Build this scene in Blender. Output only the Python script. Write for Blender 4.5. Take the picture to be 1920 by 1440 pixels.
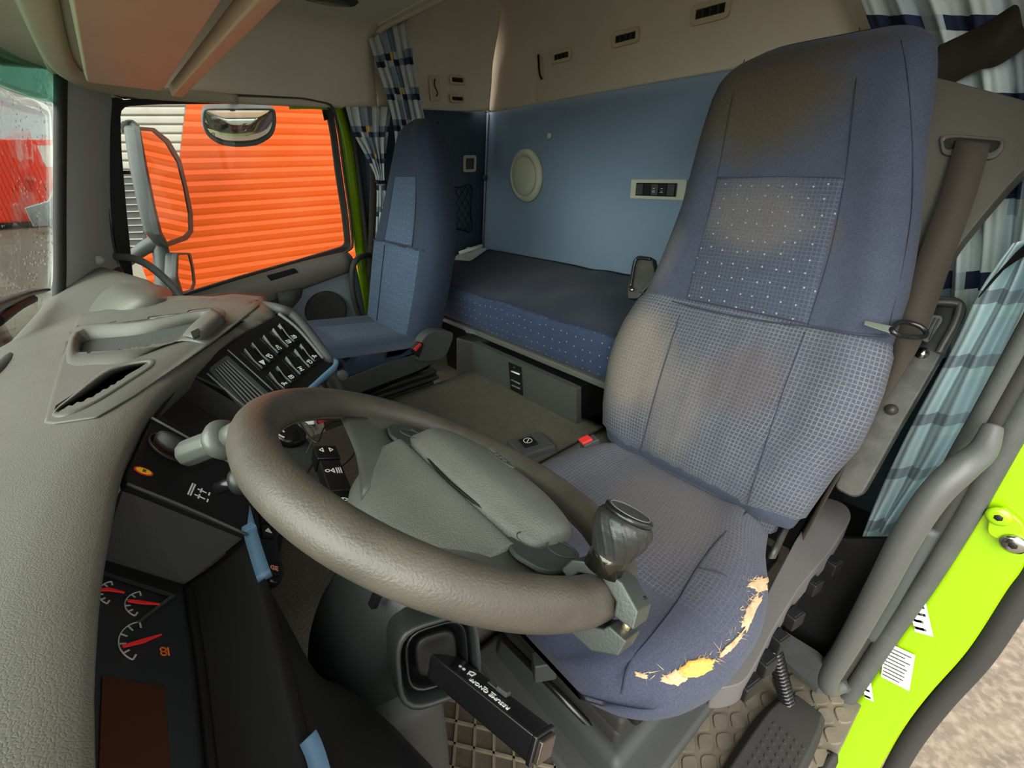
import bpy, bmesh, math, random
from mathutils import Vector, Matrix
random.seed(7)
for o in list(bpy.data.objects): bpy.data.objects.remove(o)
SC = bpy.context.scene
COL = SC.collection
V = Vector
UP = 1.15                       # everything is laid out about eye height and lifted so the cab floor is near zero

# ------------------------------------------------------------------ camera
FPX = 850.0
AX = V((1156, 450, -850)).normalized()          # cab rearwards  (world +X) as the camera sees it
AY = V((-776, 388, -850)); AY = (AY - AX*AX.dot(AY)).normalized()   # across the cab (world +Y)
AZ = AX.cross(AY)
ROT = Matrix((AX, AY, AZ))
cam = bpy.data.cameras.new('camera'); camo = bpy.data.objects.new('camera', cam); COL.objects.link(camo)
cam.sensor_width = 36; cam.lens = 36*FPX/1920; cam.clip_start = .02; cam.clip_end = 400
camo.matrix_world = Matrix.Translation((0, 0, UP)) @ ROT.to_4x4()
SC.camera = camo
# ------------------------------------------------------------------ view, sky, sun
SC.view_settings.view_transform = 'Standard'; SC.view_settings.look = 'None'
SC.view_settings.gamma = 1; SC.view_settings.use_curve_mapping = False
SC.view_settings.exposure = 0.68
SC.cycles.use_denoising = True
SC.cycles.max_bounces = 14; SC.cycles.diffuse_bounces = 8; SC.cycles.transparent_max_bounces = 16
W = bpy.data.worlds.new('overcast_sky'); SC.world = W; W.use_nodes = True
_t = W.node_tree; _bg = _t.nodes['Background']
_tc = _t.nodes.new('ShaderNodeTexCoord'); _nz = _t.nodes.new('ShaderNodeTexNoise'); _nz.inputs['Scale'].default_value = 2.2; _nz.inputs['Detail'].default_value = 5
_cr = _t.nodes.new('ShaderNodeValToRGB'); _cr.color_ramp.elements[0].color = (.80, .82, .81, 1); _cr.color_ramp.elements[1].color = (1, .99, .95, 1)
_cr.color_ramp.elements[0].position = .35; _cr.color_ramp.elements[1].position = .65
_t.links.new(_tc.outputs['Generated'], _nz.inputs['Vector']); _t.links.new(_nz.outputs['Fac'], _cr.inputs['Fac']); _t.links.new(_cr.outputs['Color'], _bg.inputs['Color'])
_bg.inputs['Strength'].default_value = 1.35
def sun(name, d, e, ang, c):
    l = bpy.data.lights.new(name, 'SUN'); l.energy = e; l.angle = math.radians(ang); l.color = c
    o = bpy.data.objects.new(name, l); COL.objects.link(o); o.rotation_euler = V(d).to_track_quat('-Z', 'Y').to_euler()
sun('sun_behind_thin_cloud', (.74, .30, -.60), 6.5, 80, (1, .98, .94))
def lamp(name, loc, sx, sy, e, c, d=(0, 0, -1)):
    l = bpy.data.lights.new(name, 'AREA'); l.shape = 'RECTANGLE'; l.size = sx; l.size_y = sy; l.energy = e; l.color = c
    o = bpy.data.objects.new(name, l); COL.objects.link(o); o.location = loc; o.rotation_euler = V(d).to_track_quat('-Z', 'Y').to_euler()
lamp('cab_fill_light', (.80, 2.0, .49), .18, .08, 2.5, (1, .95, .88), (.0, -.7, -1))  # added interior fill placed at the ceiling lamp, which is itself unlit
lamp('sleeper_fill_light', (1.25, 1.1, .655), .14, .6, 18, (1, .95, .88))  # made-up fill above the bunk, out of view, brightens the rear of the cab

# ------------------------------------------------------------------ geometry helpers
def ray(px, py):
    d = V((px-960, 720-py, -FPX)); return V((AX.dot(d), AY.dot(d), AZ.dot(d)))
def P(px, py, x=None, y=None, z=None):
    d = ray(px, py); t = x/d.x if x is not None else y/d.y if y is not None else z/d.z
    return d*t
def PL(px, py, p0, n):
    d = ray(px, py); n = V(n); return d*(V(p0).dot(n)/d.dot(n))
def lin(c): c = c/255; return c/12.92 if c <= .04045 else ((c+.055)/1.055)**2.4
def rgb(r, g, b): return (lin(r), lin(g), lin(b), 1)
ORG = {}
def cr(p0, p1, p2, p3, t):
    return .5*((2*p1)+(p2-p0)*t+(2*p0-5*p1+4*p2-p3)*t*t+(3*p1-p0-3*p2+p3)*t**3)
def spline(pts, n, closed=False):
    pts = [V(p) for p in pts]; m = len(pts); out = []
    if m < 3 and not closed:
        return [pts[0].lerp(pts[-1], i/n) for i in range(n+1)]
    segs = m if closed else m-1
    for i in range(segs):
        if closed: a, b, c, d = (pts[(i+k) % m] for k in (-1, 0, 1, 2))
        else: a, b, c, d = (pts[min(max(i+k, 0), m-1)] for k in (-1, 0, 1, 2))
        for j in range(n): out.append(cr(a, b, c, d, j/n))
    if not closed: out.append(pts[-1])
    return out
def mk(name, verts, faces, mat, parent=None, smooth=False, uvs=None, bevel=0, solid=0, sub=0, bseg=2, off=-1):
    verts = [V(v) for v in verts]
    if parent is not None: org = ORG[parent.name]
    else:
        lo = [min(v[i] for v in verts) for i in range(3)]; hi = [max(v[i] for v in verts) for i in range(3)]
        org = V(((lo[0]+hi[0])/2, (lo[1]+hi[1])/2, lo[2]))
    me = bpy.data.meshes.new(name); me.from_pydata([v-org for v in verts], [], faces)
    if uvs:
        uvl = me.uv_layers.new(name='UVMap')
        for p in me.polygons:
            for li in p.loop_indices: uvl.data[li].uv = uvs[me.loops[li].vertex_index]
    if mat: me.materials.append(mat)
    bm = bmesh.new(); bm.from_mesh(me)
    if not uvs or not solid: bmesh.ops.recalc_face_normals(bm, faces=bm.faces)
    bm.to_mesh(me); bm.free()
    if smooth:
        for p in me.polygons: p.use_smooth = True
    o = bpy.data.objects.new(name, me); COL.objects.link(o)
    if parent is not None: o.parent = parent; o.location = (0, 0, 0)
    else: o.location = org
    ORG[o.name] = org
    if solid:
        m = o.modifiers.new('solid', 'SOLIDIFY'); m.thickness = solid; m.offset = off
    if bevel:
        m = o.modifiers.new('bevel', 'BEVEL'); m.width = bevel; m.segments = bseg; m.limit_method = 'ANGLE'; m.angle_limit = .6
        for p in me.polygons: p.use_smooth = True
        m.harden_normals = False
        m2 = o.modifiers.new('wn', 'WEIGHTED_NORMAL'); m2.keep_sharp = True
    if sub:
        m = o.modifiers.new('sub', 'SUBSURF'); m.levels = sub; m.render_levels = sub
    return o
def thing(name, org, label, cat, group=None):
    o = bpy.data.objects.new(name, None); COL.objects.link(o); o.location = V(org); o.empty_display_size = .05
    ORG[o.name] = V(org); return tag(o, label, cat, group)
def tag(o, label, cat, group=None):
    o['label'] = label; o['category'] = cat
    if group: o['group'] = group
    return o
def st(o): o['kind'] = 'structure'; return o
def lab(o, l): o['label'] = l; return o
def patch(name, rows, mat, parent=None, nu=6, nv=6, solid=.004, closed=False, off=-1, bevel=0, smooth=True):
    """rows of control points -> smooth sheet with a metre-scaled UV map"""
    R1 = [spline(r, nu, closed) for r in rows]
    m = len(R1[0]); cols = [spline([r[k] for r in R1], nv) for k in range(m)]
    nr = len(cols[0]); verts = []; uvs = []
    du = [0]
    mid = nr//2
    for k in range(1, m): du.append(du[-1]+(cols[k][mid]-cols[k-1][mid]).length)
    mc = m//2; dv = [0]
    for j in range(1, nr): dv.append(dv[-1]+(cols[mc][j]-cols[mc][j-1]).length)
    for j in range(nr):
        for k in range(m): verts.append(cols[k][j]); uvs.append((du[k], dv[j]))
    faces = []
    kk = m if closed else m-1
    for j in range(nr-1):
        for k in range(kk):
            a = j*m+k; b = j*m+(k+1) % m; faces.append((a, b, b+m, a+m))
    return mk(name, verts, faces, mat, parent, smooth, uvs, solid=solid, off=off, bevel=bevel)
def loft(name, rings, mat, parent=None, nv=4, caps=True, nu=1, sub=0, smooth=True, bevel=0):
    R1 = [spline(r, nu, True) if nu > 1 else [V(p) for p in r] for r in rings]
    m = len(R1[0]); cols = [spline([r[k] for r in R1], nv) for k in range(m)]; nr = len(cols[0])
    verts = []; uvs = []; du = [0]
    mid = nr//2
    for k in range(1, m): du.append(du[-1]+(cols[k][mid]-cols[k-1][mid]).length)
    dv = [0]
    for j in range(1, nr): dv.append(dv[-1]+(cols[0][j]-cols[0][j-1]).length)
    for j in range(nr):
        for k in range(m): verts.append(cols[k][j]); uvs.append((du[k], dv[j]))
    faces = [(j*m+k, j*m+(k+1) % m, (j+1)*m+(k+1) % m, (j+1)*m+k) for j in range(nr-1) for k in range(m)]
    if caps: faces += [tuple(range(m-1, -1, -1)), tuple((nr-1)*m+k for k in range(m))]
    return mk(name, verts, faces, mat, parent, smooth, uvs, sub=sub, bevel=bevel)
def tube(name, pts, r, mat, parent=None, nseg=6, sides=12, closed=False, caps=True, flat=1.0):
    c = spline(pts, nseg, closed) if len(pts) > 2 or closed else [V(p) for p in pts]
    n = len(c); rr = r if isinstance(r, (list, tuple)) else [r]*len(pts)
    def rad(i):
        t = i/max(n-1, 1)*(len(rr)-1); a = int(t); b = min(a+1, len(rr)-1); return rr[a]+(rr[b]-rr[a])*(t-a)
    verts = []; prev = None
    for i in range(n):
        if closed: d = c[(i+1) % n]-c[i-1]
        else: d = c[min(i+1, n-1)]-c[max(i-1, 0)]
        if d.length < 1e-9: d = V((0, 0, 1))
        d.normalize()
        if prev is None:
            a = V((0, 0, 1)) if abs(d.z) < .9 else V((1, 0, 0)); u = (a-d*a.dot(d)).normalized()
        else: u = (prev-d*prev.dot(d)).normalized()
        prev = u; w = d.cross(u)
        for k in range(sides):
            th = 2*math.pi*k/sides; verts.append(c[i]+(u*math.cos(th)*flat+w*math.sin(th))*rad(i))
    m = n if closed else n-1
    faces = [(i*sides+k, i*sides+(k+1) % sides, ((i+1) % n)*sides+(k+1) % sides, ((i+1) % n)*sides+k) for i in range(m) for k in range(sides)]
    if caps and not closed: faces += [tuple(range(sides-1, -1, -1)), tuple((n-1)*sides+k for k in range(sides))]
    return mk(name, verts, faces, mat, parent, True)
def ribbon(name, pts, wdir, w, mat, parent=None, th=.002, nseg=8):
    c = spline(pts, nseg); ws = wdir if isinstance(wdir, list) else [wdir]*len(pts); wc = spline(ws, nseg)
    verts = []; uvs = []; L = 0
    for i, p in enumerate(c):
        if i: L += (c[i]-c[i-1]).length
        d = wc[i].normalized(); verts += [p-d*w/2, p+d*w/2]; uvs += [(0, L), (w, L)]
    faces = [(2*i, 2*i+1, 2*i+3, 2*i+2) for i in range(len(c)-1)]
    return mk(name, verts, faces, mat, parent, True, uvs, solid=th, off=0)
def slab(name, pts, n, th, mat, parent=None, bevel=.002, r=0, seg=4, bseg=2):
    """flat outline given a thickness along -n, corners rounded by r"""
    pts = [V(p) for p in pts]; n = V(n).normalized()
    if r: pts = roundc(pts, r, seg)
    m = len(pts); verts = pts+[p-n*th for p in pts]
    faces = [tuple(range(m)), tuple(range(2*m-1, m-1, -1))]+[(k, (k+1) % m, m+(k+1) % m, m+k) for k in range(m)]
    return mk(name, verts, faces, mat, parent, False, bevel=bevel, bseg=bseg)
def roundc(pts, r, seg=4):
    out = []; m = len(pts)
    for i in range(m):
        a, b, c = pts[i-1], pts[i], pts[(i+1) % m]
        ra = min(r, (a-b).length*.48); rc = min(r, (c-b).length*.48)
        s = b+(a-b).normalized()*ra; e = b+(c-b).normalized()*rc
        for k in range(seg+1):
            t = k/seg; out.append(s*(1-t)**2+b*2*t*(1-t)+e*t*t)
    return out
def ringslab(name, outer, inner, n, th, mat, parent=None, bevel=.002):
    n = V(n).normalized(); m = len(outer); o = [V(p) for p in outer]; i = [V(p) for p in inner]
    verts = o+i+[p-n*th for p in o]+[p-n*th for p in i]
    faces = []
    for k in range(m):
        l = (k+1) % m
        faces += [(k, l, m+l, m+k), (2*m+k, 3*m+k, 3*m+l, 2*m+l), (k, 2*m+k, 2*m+l, l), (m+k, m+l, 3*m+l, 3*m+k)]
    return mk(name, verts, faces, mat, parent, False, bevel=bevel)
class Frame:
    def __init__(s, o, ux, uy):
        s.o = V(o); s.x = V(ux).normalized(); u = V(uy); s.y = (u-s.x*s.x.dot(u)).normalized(); s.z = s.x.cross(s.y)
    def __call__(s, a, b, c=0): return s.o+s.x*a+s.y*b+s.z*c
    def loc(s, p): d = V(p)-s.o; return (d.dot(s.x), d.dot(s.y), d.dot(s.z))
    def hit(s, px, py, c=0): return PL(px, py, s.o+s.z*c, s.z)
    def mat(s, a, b, c=0):
        m = Matrix((s.x, s.y, s.z)).transposed().to_4x4(); m.translation = s(a, b, c); return m
def box(name, F, a0, a1, b0, b1, c0, c1, mat, parent=None, bevel=.002, bseg=2, tx=0, ty=0):
    v = [F(a0, b0, c0), F(a1, b0, c0), F(a1, b1, c0), F(a0, b1, c0), F(a0+tx, b0+ty, c1), F(a1-tx, b0+ty, c1), F(a1-tx, b1-ty, c1), F(a0+tx, b1-ty, c1)]
    return mk(name, v, [(3, 2, 1, 0), (4, 5, 6, 7), (0, 1, 5, 4), (1, 2, 6, 5), (2, 3, 7, 6), (3, 0, 4, 7)], mat, parent, False, bevel=bevel, bseg=bseg)
WORLD = Frame((0, 0, 0), (1, 0, 0), (0, 1, 0))
def wbox(name, x0, x1, y0, y1, z0, z1, mat, parent=None, bevel=.003): return box(name, WORLD, x0, x1, y0, y1, z0, z1, mat, parent, bevel)
def lathe(name, F, prof, mat, parent=None, sides=24, caps=True, sx=1, sy=1, smooth=True, bevel=0):
    verts = []; m = len(prof)
    for r, c in prof:
        for k in range(sides):
            th = 2*math.pi*k/sides; verts.append(F(r*sx*math.cos(th), r*sy*math.sin(th), c))
    faces = [(j*sides+k, j*sides+(k+1) % sides, (j+1)*sides+(k+1) % sides, (j+1)*sides+k) for j in range(m-1) for k in range(sides)]
    if caps: faces += [tuple(range(sides-1, -1, -1)), tuple((m-1)*sides+k for k in range(sides))]
    return mk(name, verts, faces, mat, parent, smooth, bevel=bevel)
def text(name, s, F, a, b, c, size, mat, parent, ang=0, flipx=False):
    cu = bpy.data.curves.new(name, 'FONT'); cu.body = s; cu.size = size; cu.extrude = .0003; cu.align_x = 'CENTER'; cu.align_y = 'CENTER'
    cu.materials.append(mat); o = bpy.data.objects.new(name, cu); COL.objects.link(o)
    bpy.context.view_layer.update(); me = bpy.data.meshes.new_from_object(o.evaluated_get(bpy.context.evaluated_depsgraph_get())); bpy.data.objects.remove(o); o = bpy.data.objects.new(name, me); COL.objects.link(o)
    m = F.mat(a, b, c) @ Matrix.Rotation(ang, 4, 'Z')
    m.translation -= ORG[parent.name]; o.parent = parent; o.matrix_local = m; ORG[o.name] = ORG[parent.name]
    return o
def lines(name, segs, F, w, mat, parent, c=.0006, th=.0004):
    """a small painted symbol: strokes in a frame, raised a hair"""
    verts = []; faces = []
    for s in segs:
        for (x0, y0), (x1, y1) in zip(s[:-1], s[1:]):
            d = V((x1-x0, y1-y0, 0)); L = d.length
            if L < 1e-7: continue
            d /= L; q = V((-d.y, d.x, 0))*w/2; e = d*w*.3; b = len(verts)
            for cc in (c, c-th):
                for p in ((x0, y0, -1, -1), (x0, y0, 1, -1), (x1, y1, 1, 1), (x1, y1, -1, 1)):
                    verts.append(F(p[0]+q.x*p[2]+e.x*p[3], p[1]+q.y*p[2]+e.y*p[3], cc))
            faces += [(b, b+1, b+2, b+3), (b+7, b+6, b+5, b+4)]+[(b+k, b+4+k, b+4+(k+1) % 4, b+(k+1) % 4) for k in range(4)]
    return mk(name, verts, faces, mat, parent)
def arc(cx, cy, r, a0, a1, n=12, ry=None):
    ry = r if ry is None else ry
    return [(cx+r*math.cos(math.radians(a0+(a1-a0)*i/n)), cy+ry*math.sin(math.radians(a0+(a1-a0)*i/n))) for i in range(n+1)]

# ------------------------------------------------------------------ materials
MATS = {}
def mat(name, col, rough=.6, metal=0, bump=0, bscale=400, var=0, vscale=6, spec=.5, kind='noise', coat=0, dirt=None, dscale=3, damt=.5):
    if name in MATS: return MATS[name]
    m = bpy.data.materials.new(name); m.use_nodes = True; t = m.node_tree; b = t.nodes['Principled BSDF']; N = t.nodes.new; L = t.links.new
    b.inputs['Base Color'].default_value = col; b.inputs['Roughness'].default_value = rough; b.inputs['Metallic'].default_value = metal
    b.inputs['Specular IOR Level'].default_value = spec; b.inputs['Coat Weight'].default_value = coat
    tc = N('ShaderNodeTexCoord')
    if var or dirt:
        n = N('ShaderNodeTexNoise'); n.inputs['Scale'].default_value = vscale; n.inputs['Detail'].default_value = 6; n.inputs['Roughness'].default_value = .65
        L(tc.outputs['Object'], n.inputs['Vector'])
        r = N('ShaderNodeValToRGB'); e = r.color_ramp.elements; e[0].position = .32; e[1].position = .68
        e[0].color = tuple(c*(1-var) for c in col[:3])+(1,); e[1].color = tuple(min(c*(1+var), 1) for c in col[:3])+(1,)
        L(n.outputs['Fac'], r.inputs['Fac']); out = r.outputs['Color']
        if dirt:
            n2 = N('ShaderNodeTexNoise'); n2.inputs['Scale'].default_value = dscale; n2.inputs['Detail'].default_value = 8; L(tc.outputs['Object'], n2.inputs['Vector'])
            r2 = N('ShaderNodeValToRGB'); r2.color_ramp.elements[0].position = .45; r2.color_ramp.elements[1].position = .75; L(n2.outputs['Fac'], r2.inputs['Fac'])
            mm = N('ShaderNodeMath'); mm.operation = 'MULTIPLY'; mm.inputs[1].default_value = damt; L(r2.outputs['Color'], mm.inputs[0])
            mx = N('ShaderNodeMix'); mx.data_type = 'RGBA'; L(mm.outputs[0], mx.inputs['Factor']); L(out, mx.inputs['A']); mx.inputs['B'].default_value = dirt; out = mx.outputs['Result']
        L(out, b.inputs['Base Color'])
    if bump:
        if kind == 'noise':
            n3 = N('ShaderNodeTexNoise'); n3.inputs['Scale'].default_value = bscale; n3.inputs['Detail'].default_value = 2; h = n3.outputs['Fac']
        else:
            n3 = N('ShaderNodeTexVoronoi'); n3.inputs['Scale'].default_value = bscale; n3.feature = 'DISTANCE_TO_EDGE'; h0 = n3.outputs['Distance']
            rr = N('ShaderNodeMath'); rr.operation = 'MINIMUM'; rr.inputs[1].default_value = .22; L(h0, rr.inputs[0]); h = rr.outputs[0]
        L(tc.outputs['Object'], n3.inputs['Vector'])
        bp = N('ShaderNodeBump'); bp.inputs['Strength'].default_value = bump; bp.inputs['Distance'].default_value = .002 if kind == 'voronoi' else .001; L(h, bp.inputs['Height']); L(bp.outputs['Normal'], b.inputs['Normal'])
    MATS[name] = m; return m
def nmix(t, fac, a, bcol, blend='MIX'):
    mx = t.nodes.new('ShaderNodeMix'); mx.data_type = 'RGBA'; mx.blend_type = blend
    for s, v in (('Factor', fac), ('A', a), ('B', bcol)):
        if isinstance(v, (int, float, tuple)): mx.inputs[s].default_value = v
        else: t.links.new(v, mx.inputs[s])
    return mx.outputs['Result']
def nmath(t, op, a, b=None, c=None, clamp=False):
    n = t.nodes.new('ShaderNodeMath'); n.operation = op; n.use_clamp = clamp
    for i, v in enumerate((a, b, c)):
        if v is None: continue
        if isinstance(v, (int, float)): n.inputs[i].default_value = v
        else: t.links.new(v, n.inputs[i])
    return n.outputs[0]
def fabric(name, base, grid=None, gcol=None, pitch=.009, dots=0, stains=(), var=.12, weave=True, gvar=.35, gridrect=None, offgrid=None):
    """woven cloth. stains: (u, v, radius_u, radius_v, colour, strength) in UV metres; gridrect: (u0,u1,v0,v1) where the little squares show"""
    m = bpy.data.materials.new(name); m.use_nodes = True; t = m.node_tree; b = t.nodes['Principled BSDF']; N = t.nodes.new; L = t.links.new
    b.inputs['Roughness'].default_value = .92; b.inputs['Specular IOR Level'].default_value = .15
    b.inputs['Sheen Weight'].default_value = .06; b.inputs['Sheen Roughness'].default_value = .5
    tc = N('ShaderNodeTexCoord'); sep = N('ShaderNodeSeparateXYZ'); L(tc.outputs['UV'], sep.inputs[0]); U, Vv = sep.outputs[0], sep.outputs[1]
    n = N('ShaderNodeTexNoise'); n.inputs['Scale'].default_value = 9; n.inputs['Detail'].default_value = 7; n.inputs['Roughness'].default_value = .7; L(tc.outputs['Object'], n.inputs['Vector'])
    col = nmix(t, nmath(t, 'MULTIPLY_ADD', n.outputs['Fac'], 2.2, -.6, True), tuple(c*(1-var) for c in base[:3])+(1,), tuple(min(1, c*(1+var)) for c in base[:3])+(1,))
    hgt = None
    if gcol:
        def cell(c, k): return nmath(t, 'ABSOLUTE', nmath(t, 'SUBTRACT', nmath(t, 'FRACT', nmath(t, 'MULTIPLY', c, 1/k)), .5))
        ax = cell(U, pitch); ay = cell(Vv, pitch)
        g = nmath(t, 'MAXIMUM', ax, ay); g = nmath(t, 'MULTIPLY_ADD', g, 7, -2.25, True)      # 1 on the lines between squares
        n2 = N('ShaderNodeTexNoise'); n2.inputs['Scale'].default_value = 14; n2.inputs['Detail'].default_value = 3; L(tc.outputs['Object'], n2.inputs['Vector'])
        fade = nmath(t, 'MULTIPLY_ADD', n2.outputs['Fac'], 2.0, -.45, True)
        gg = nmath(t, 'MULTIPLY', g, nmath(t, 'MULTIPLY_ADD', fade, gvar, 1-gvar))
        if gridrect:
            u0, u1, v0, v1 = gridrect
            r = nmath(t, 'MULTIPLY', nmath(t, 'MULTIPLY', nmath(t, 'GREATER_THAN', U, u0), nmath(t, 'LESS_THAN', U, u1)), nmath(t, 'MULTIPLY', nmath(t, 'GREATER_THAN', Vv, v0), nmath(t, 'LESS_THAN', Vv, v1)))
            gg = nmath(t, 'MULTIPLY', gg, r)
        col = nmix(t, nmath(t, 'MULTIPLY', gg, .75), col, gcol); hgt = nmath(t, 'MULTIPLY', gg, .5)
    if dots:
        vo = N('ShaderNodeTexVoronoi'); vo.inputs['Scale'].default_value = 1/dots; vo.inputs['Randomness'].default_value = .35; vo.voronoi_dimensions = '2D'; L(tc.outputs['UV'], vo.inputs['Vector'])
        d = nmath(t, 'LESS_THAN', vo.outputs['Distance'], .065); col = nmix(t, nmath(t, 'MULTIPLY', d, .6), col, rgb(175, 175, 170))
    nst = N('ShaderNodeTexNoise'); nst.inputs['Scale'].default_value = 7; nst.inputs['Detail'].default_value = 5; L(tc.outputs['Object'], nst.inputs['Vector'])
    for (su, sv, ru, rv, sc, k) in stains:
        dx = nmath(t, 'DIVIDE', nmath(t, 'SUBTRACT', U, su), ru); dy = nmath(t, 'DIVIDE', nmath(t, 'SUBTRACT', Vv, sv), rv)
        q = nmath(t, 'SQRT', nmath(t, 'ADD', nmath(t, 'MULTIPLY', dx, dx), nmath(t, 'MULTIPLY', dy, dy)))
        q = nmath(t, 'ADD', q, nmath(t, 'MULTIPLY_ADD', nst.outputs['Fac'], 1.0, -.5))
        f = nmath(t, 'MULTIPLY', nmath(t, 'SUBTRACT', 1.25, q, None, True), k*1.5, None, True)
        col = nmix(t, nmath(t, 'MINIMUM', f, k), col, sc)
    fn = N('ShaderNodeTexNoise'); fn.inputs['Scale'].default_value = 420; fn.inputs['Detail'].default_value = 3; L(tc.outputs['Object'], fn.inputs['Vector'])
    col = nmix(t, .8, col, nmix(t, nmath(t, 'MULTIPLY_ADD', fn.outputs['Fac'], 3, -1, True), (.62, .62, .62, 1), (1.0, 1.0, 1.0, 1)), 'MULTIPLY')
    L(col, b.inputs['Base Color'])
    w = N('ShaderNodeTexNoise'); w.inputs['Scale'].default_value = 900; w.inputs['Detail'].default_value = 1; L(tc.outputs['Object'], w.inputs['Vector'])
    h = w.outputs['Fac']
    if hgt is not None: h = nmath(t, 'MULTIPLY_ADD', hgt, .8, h)
    bp = N('ShaderNodeBump'); bp.inputs['Strength'].default_value = .45; bp.inputs['Distance'].default_value = .001; L(h, bp.inputs['Height']); L(bp.outputs['Normal'], b.inputs['Normal'])
    MATS[name] = m; return m
def plaid(name, cols, ku, kv, thr=((.0, 0), (.3, 1), (.55, 2)), rough=.9):
    m = bpy.data.materials.new(name); m.use_nodes = True; t = m.node_tree; b = t.nodes['Principled BSDF']; N = t.nodes.new; L = t.links.new
    b.inputs['Roughness'].default_value = rough; b.inputs['Specular IOR Level'].default_value = .1
    tc = N('ShaderNodeTexCoord'); sep = N('ShaderNodeSeparateXYZ'); L(tc.outputs['UV'], sep.inputs[0])
    uu = nmath(t, 'FRACT', nmath(t, 'MULTIPLY', sep.outputs[0], ku)); vv = nmath(t, 'FRACT', nmath(t, 'MULTIPLY', sep.outputs[1], kv))
    def ramp(f, stops):
        r = N('ShaderNodeValToRGB'); r.color_ramp.interpolation = 'CONSTANT'; e = r.color_ramp.elements
        while len(e) < len(stops): e.new(.5)
        for el, (p, c) in zip(e, stops): el.position = p; el.color = c
        L(f, r.inputs['Fac']); return r.outputs['Color']
    A = ramp(uu, cols[0]); B = ramp(uu, cols[1]); C = ramp(uu, cols[2])
    m1 = nmath(t, 'GREATER_THAN', vv, .62); m2 = nmath(t, 'GREATER_THAN', vv, .82)
    col = nmix(t, m2, nmix(t, m1, A, B), C)
    L(col, b.inputs['Base Color'])
    n = N('ShaderNodeTexNoise'); n.inputs['Scale'].default_value = 700; L(tc.outputs['Object'], n.inputs['Vector'])
    bp = N('ShaderNodeBump'); bp.inputs['Strength'].default_value = .25; bp.inputs['Distance'].default_value = .001; L(n.outputs['Fac'], bp.inputs['Height']); L(bp.outputs['Normal'], b.inputs['Normal'])
    MATS[name] = m; return m
def glass(name, tint, gloss=.06, drops=False):
    m = bpy.data.materials.new(name); m.use_nodes = True; t = m.node_tree; t.nodes.clear(); N = t.nodes.new; L = t.links.new
    o = N('ShaderNodeOutputMaterial'); tr = N('ShaderNodeBsdfTransparent'); tr.inputs['Color'].default_value = tint
    gl = N('ShaderNodeBsdfGlossy'); gl.inputs['Roughness'].default_value = .02; mx = N('ShaderNodeMixShader')
    fr = N('ShaderNodeFresnel'); fr.inputs['IOR'].default_value = 1.45
    L(nmath(t, 'MULTIPLY', fr.outputs[0], 1.0 if not drops else .8), mx.inputs['Fac']); L(tr.outputs[0], mx.inputs[1]); L(gl.outputs[0], mx.inputs[2])
    last = mx.outputs[0]
    if drops:
        tc = N('ShaderNodeTexCoord'); v = N('ShaderNodeTexVoronoi'); v.inputs['Scale'].default_value = 70; v.inputs['Randomness'].default_value = 1; L(tc.outputs['Object'], v.inputs['Vector'])
        n = N('ShaderNodeTexNoise'); n.inputs['Scale'].default_value = 9; L(tc.outputs['Object'], n.inputs['Vector'])
        d = nmath(t, 'MULTIPLY', nmath(t, 'LESS_THAN', v.outputs['Distance'], .24), nmath(t, 'GREATER_THAN', n.outputs['Fac'], .5))
        rf = N('ShaderNodeBsdfRefraction'); rf.inputs['IOR'].default_value = 1.2; rf.inputs['Roughness'].default_value = .1; rf.inputs['Color'].default_value = (.9, .93, .9, 1)
        m2 = N('ShaderNodeMixShader'); L(nmath(t, 'MULTIPLY', d, .35), m2.inputs['Fac']); L(last, m2.inputs[1]); L(rf.outputs[0], m2.inputs[2]); last = m2.outputs[0]
    L(last, o.inputs['Surface']); MATS[name] = m; return m
PAD = mat('dash_pad_grey', rgb(98, 97, 89), .46, bump=.45, bscale=400, kind='voronoi', var=.06, spec=.4)
PAD2 = mat('dash_tray_grey', rgb(90, 89, 83), .5, bump=.3, bscale=600, var=.05, spec=.4)
BLACK = mat('satin_black_plastic', rgb(21, 20, 21), .5, bump=.15, bscale=900, spec=.3)
BLACKG = mat('gloss_black_plastic', rgb(20, 20, 21), .25, spec=.5)
CHAR = mat('charcoal_plastic', rgb(58, 61, 60), .55, bump=.3, bscale=700, var=.08, spec=.4)
COLM = mat('column_dark_plastic', rgb(38, 42, 41), .42, bump=.2, bscale=900, var=.06, spec=.5)
GREYP = mat('mid_grey_plastic', rgb(100, 104, 103), .55, bump=.3, bscale=600, var=.06, spec=.4)
GREYD = mat('dark_grey_plastic', rgb(66, 67, 66), .6, bump=.3, bscale=600, var=.08, spec=.4)
TAUPE = mat('taupe_tower_plastic', rgb(72, 70, 61), .5, bump=.5, bscale=420, kind='voronoi', spec=.4)
BLUET = mat('blue_trim_plastic', rgb(88, 116, 142), .5, bump=.2, bscale=800, spec=.4)
HEAD = mat('beige_headliner', rgb(205, 197, 176), .95, bump=.5, bscale=500, var=.05, vscale=3, dirt=rgb(160, 150, 128), dscale=1.6, damt=.5, spec=.1)
TRIMB = mat('beige_trim', rgb(190, 180, 150), .7, bump=.2, bscale=600, spec=.3)
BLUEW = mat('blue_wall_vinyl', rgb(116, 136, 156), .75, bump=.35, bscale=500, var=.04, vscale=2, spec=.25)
WHITE = mat('white_print', rgb(225, 225, 220), .6)
LIME = mat('lime_paint', rgb(136, 178, 0), .3, coat=.5, spec=.5, var=.02)
RUB = mat('black_rubber', rgb(44, 43, 41), .65, bump=.3, bscale=500, spec=.35)
SEALG = mat('grey_seal_rubber', rgb(70, 72, 68), .6, bump=.4, bscale=500, var=.15, vscale=20, spec=.3)
BELT = mat('seat_belt_webbing', rgb(58, 52, 45), .75, bump=.4, bscale=900, spec=.2)
CHROME = mat('bright_metal', rgb(190, 190, 185), .2, 1)
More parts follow.
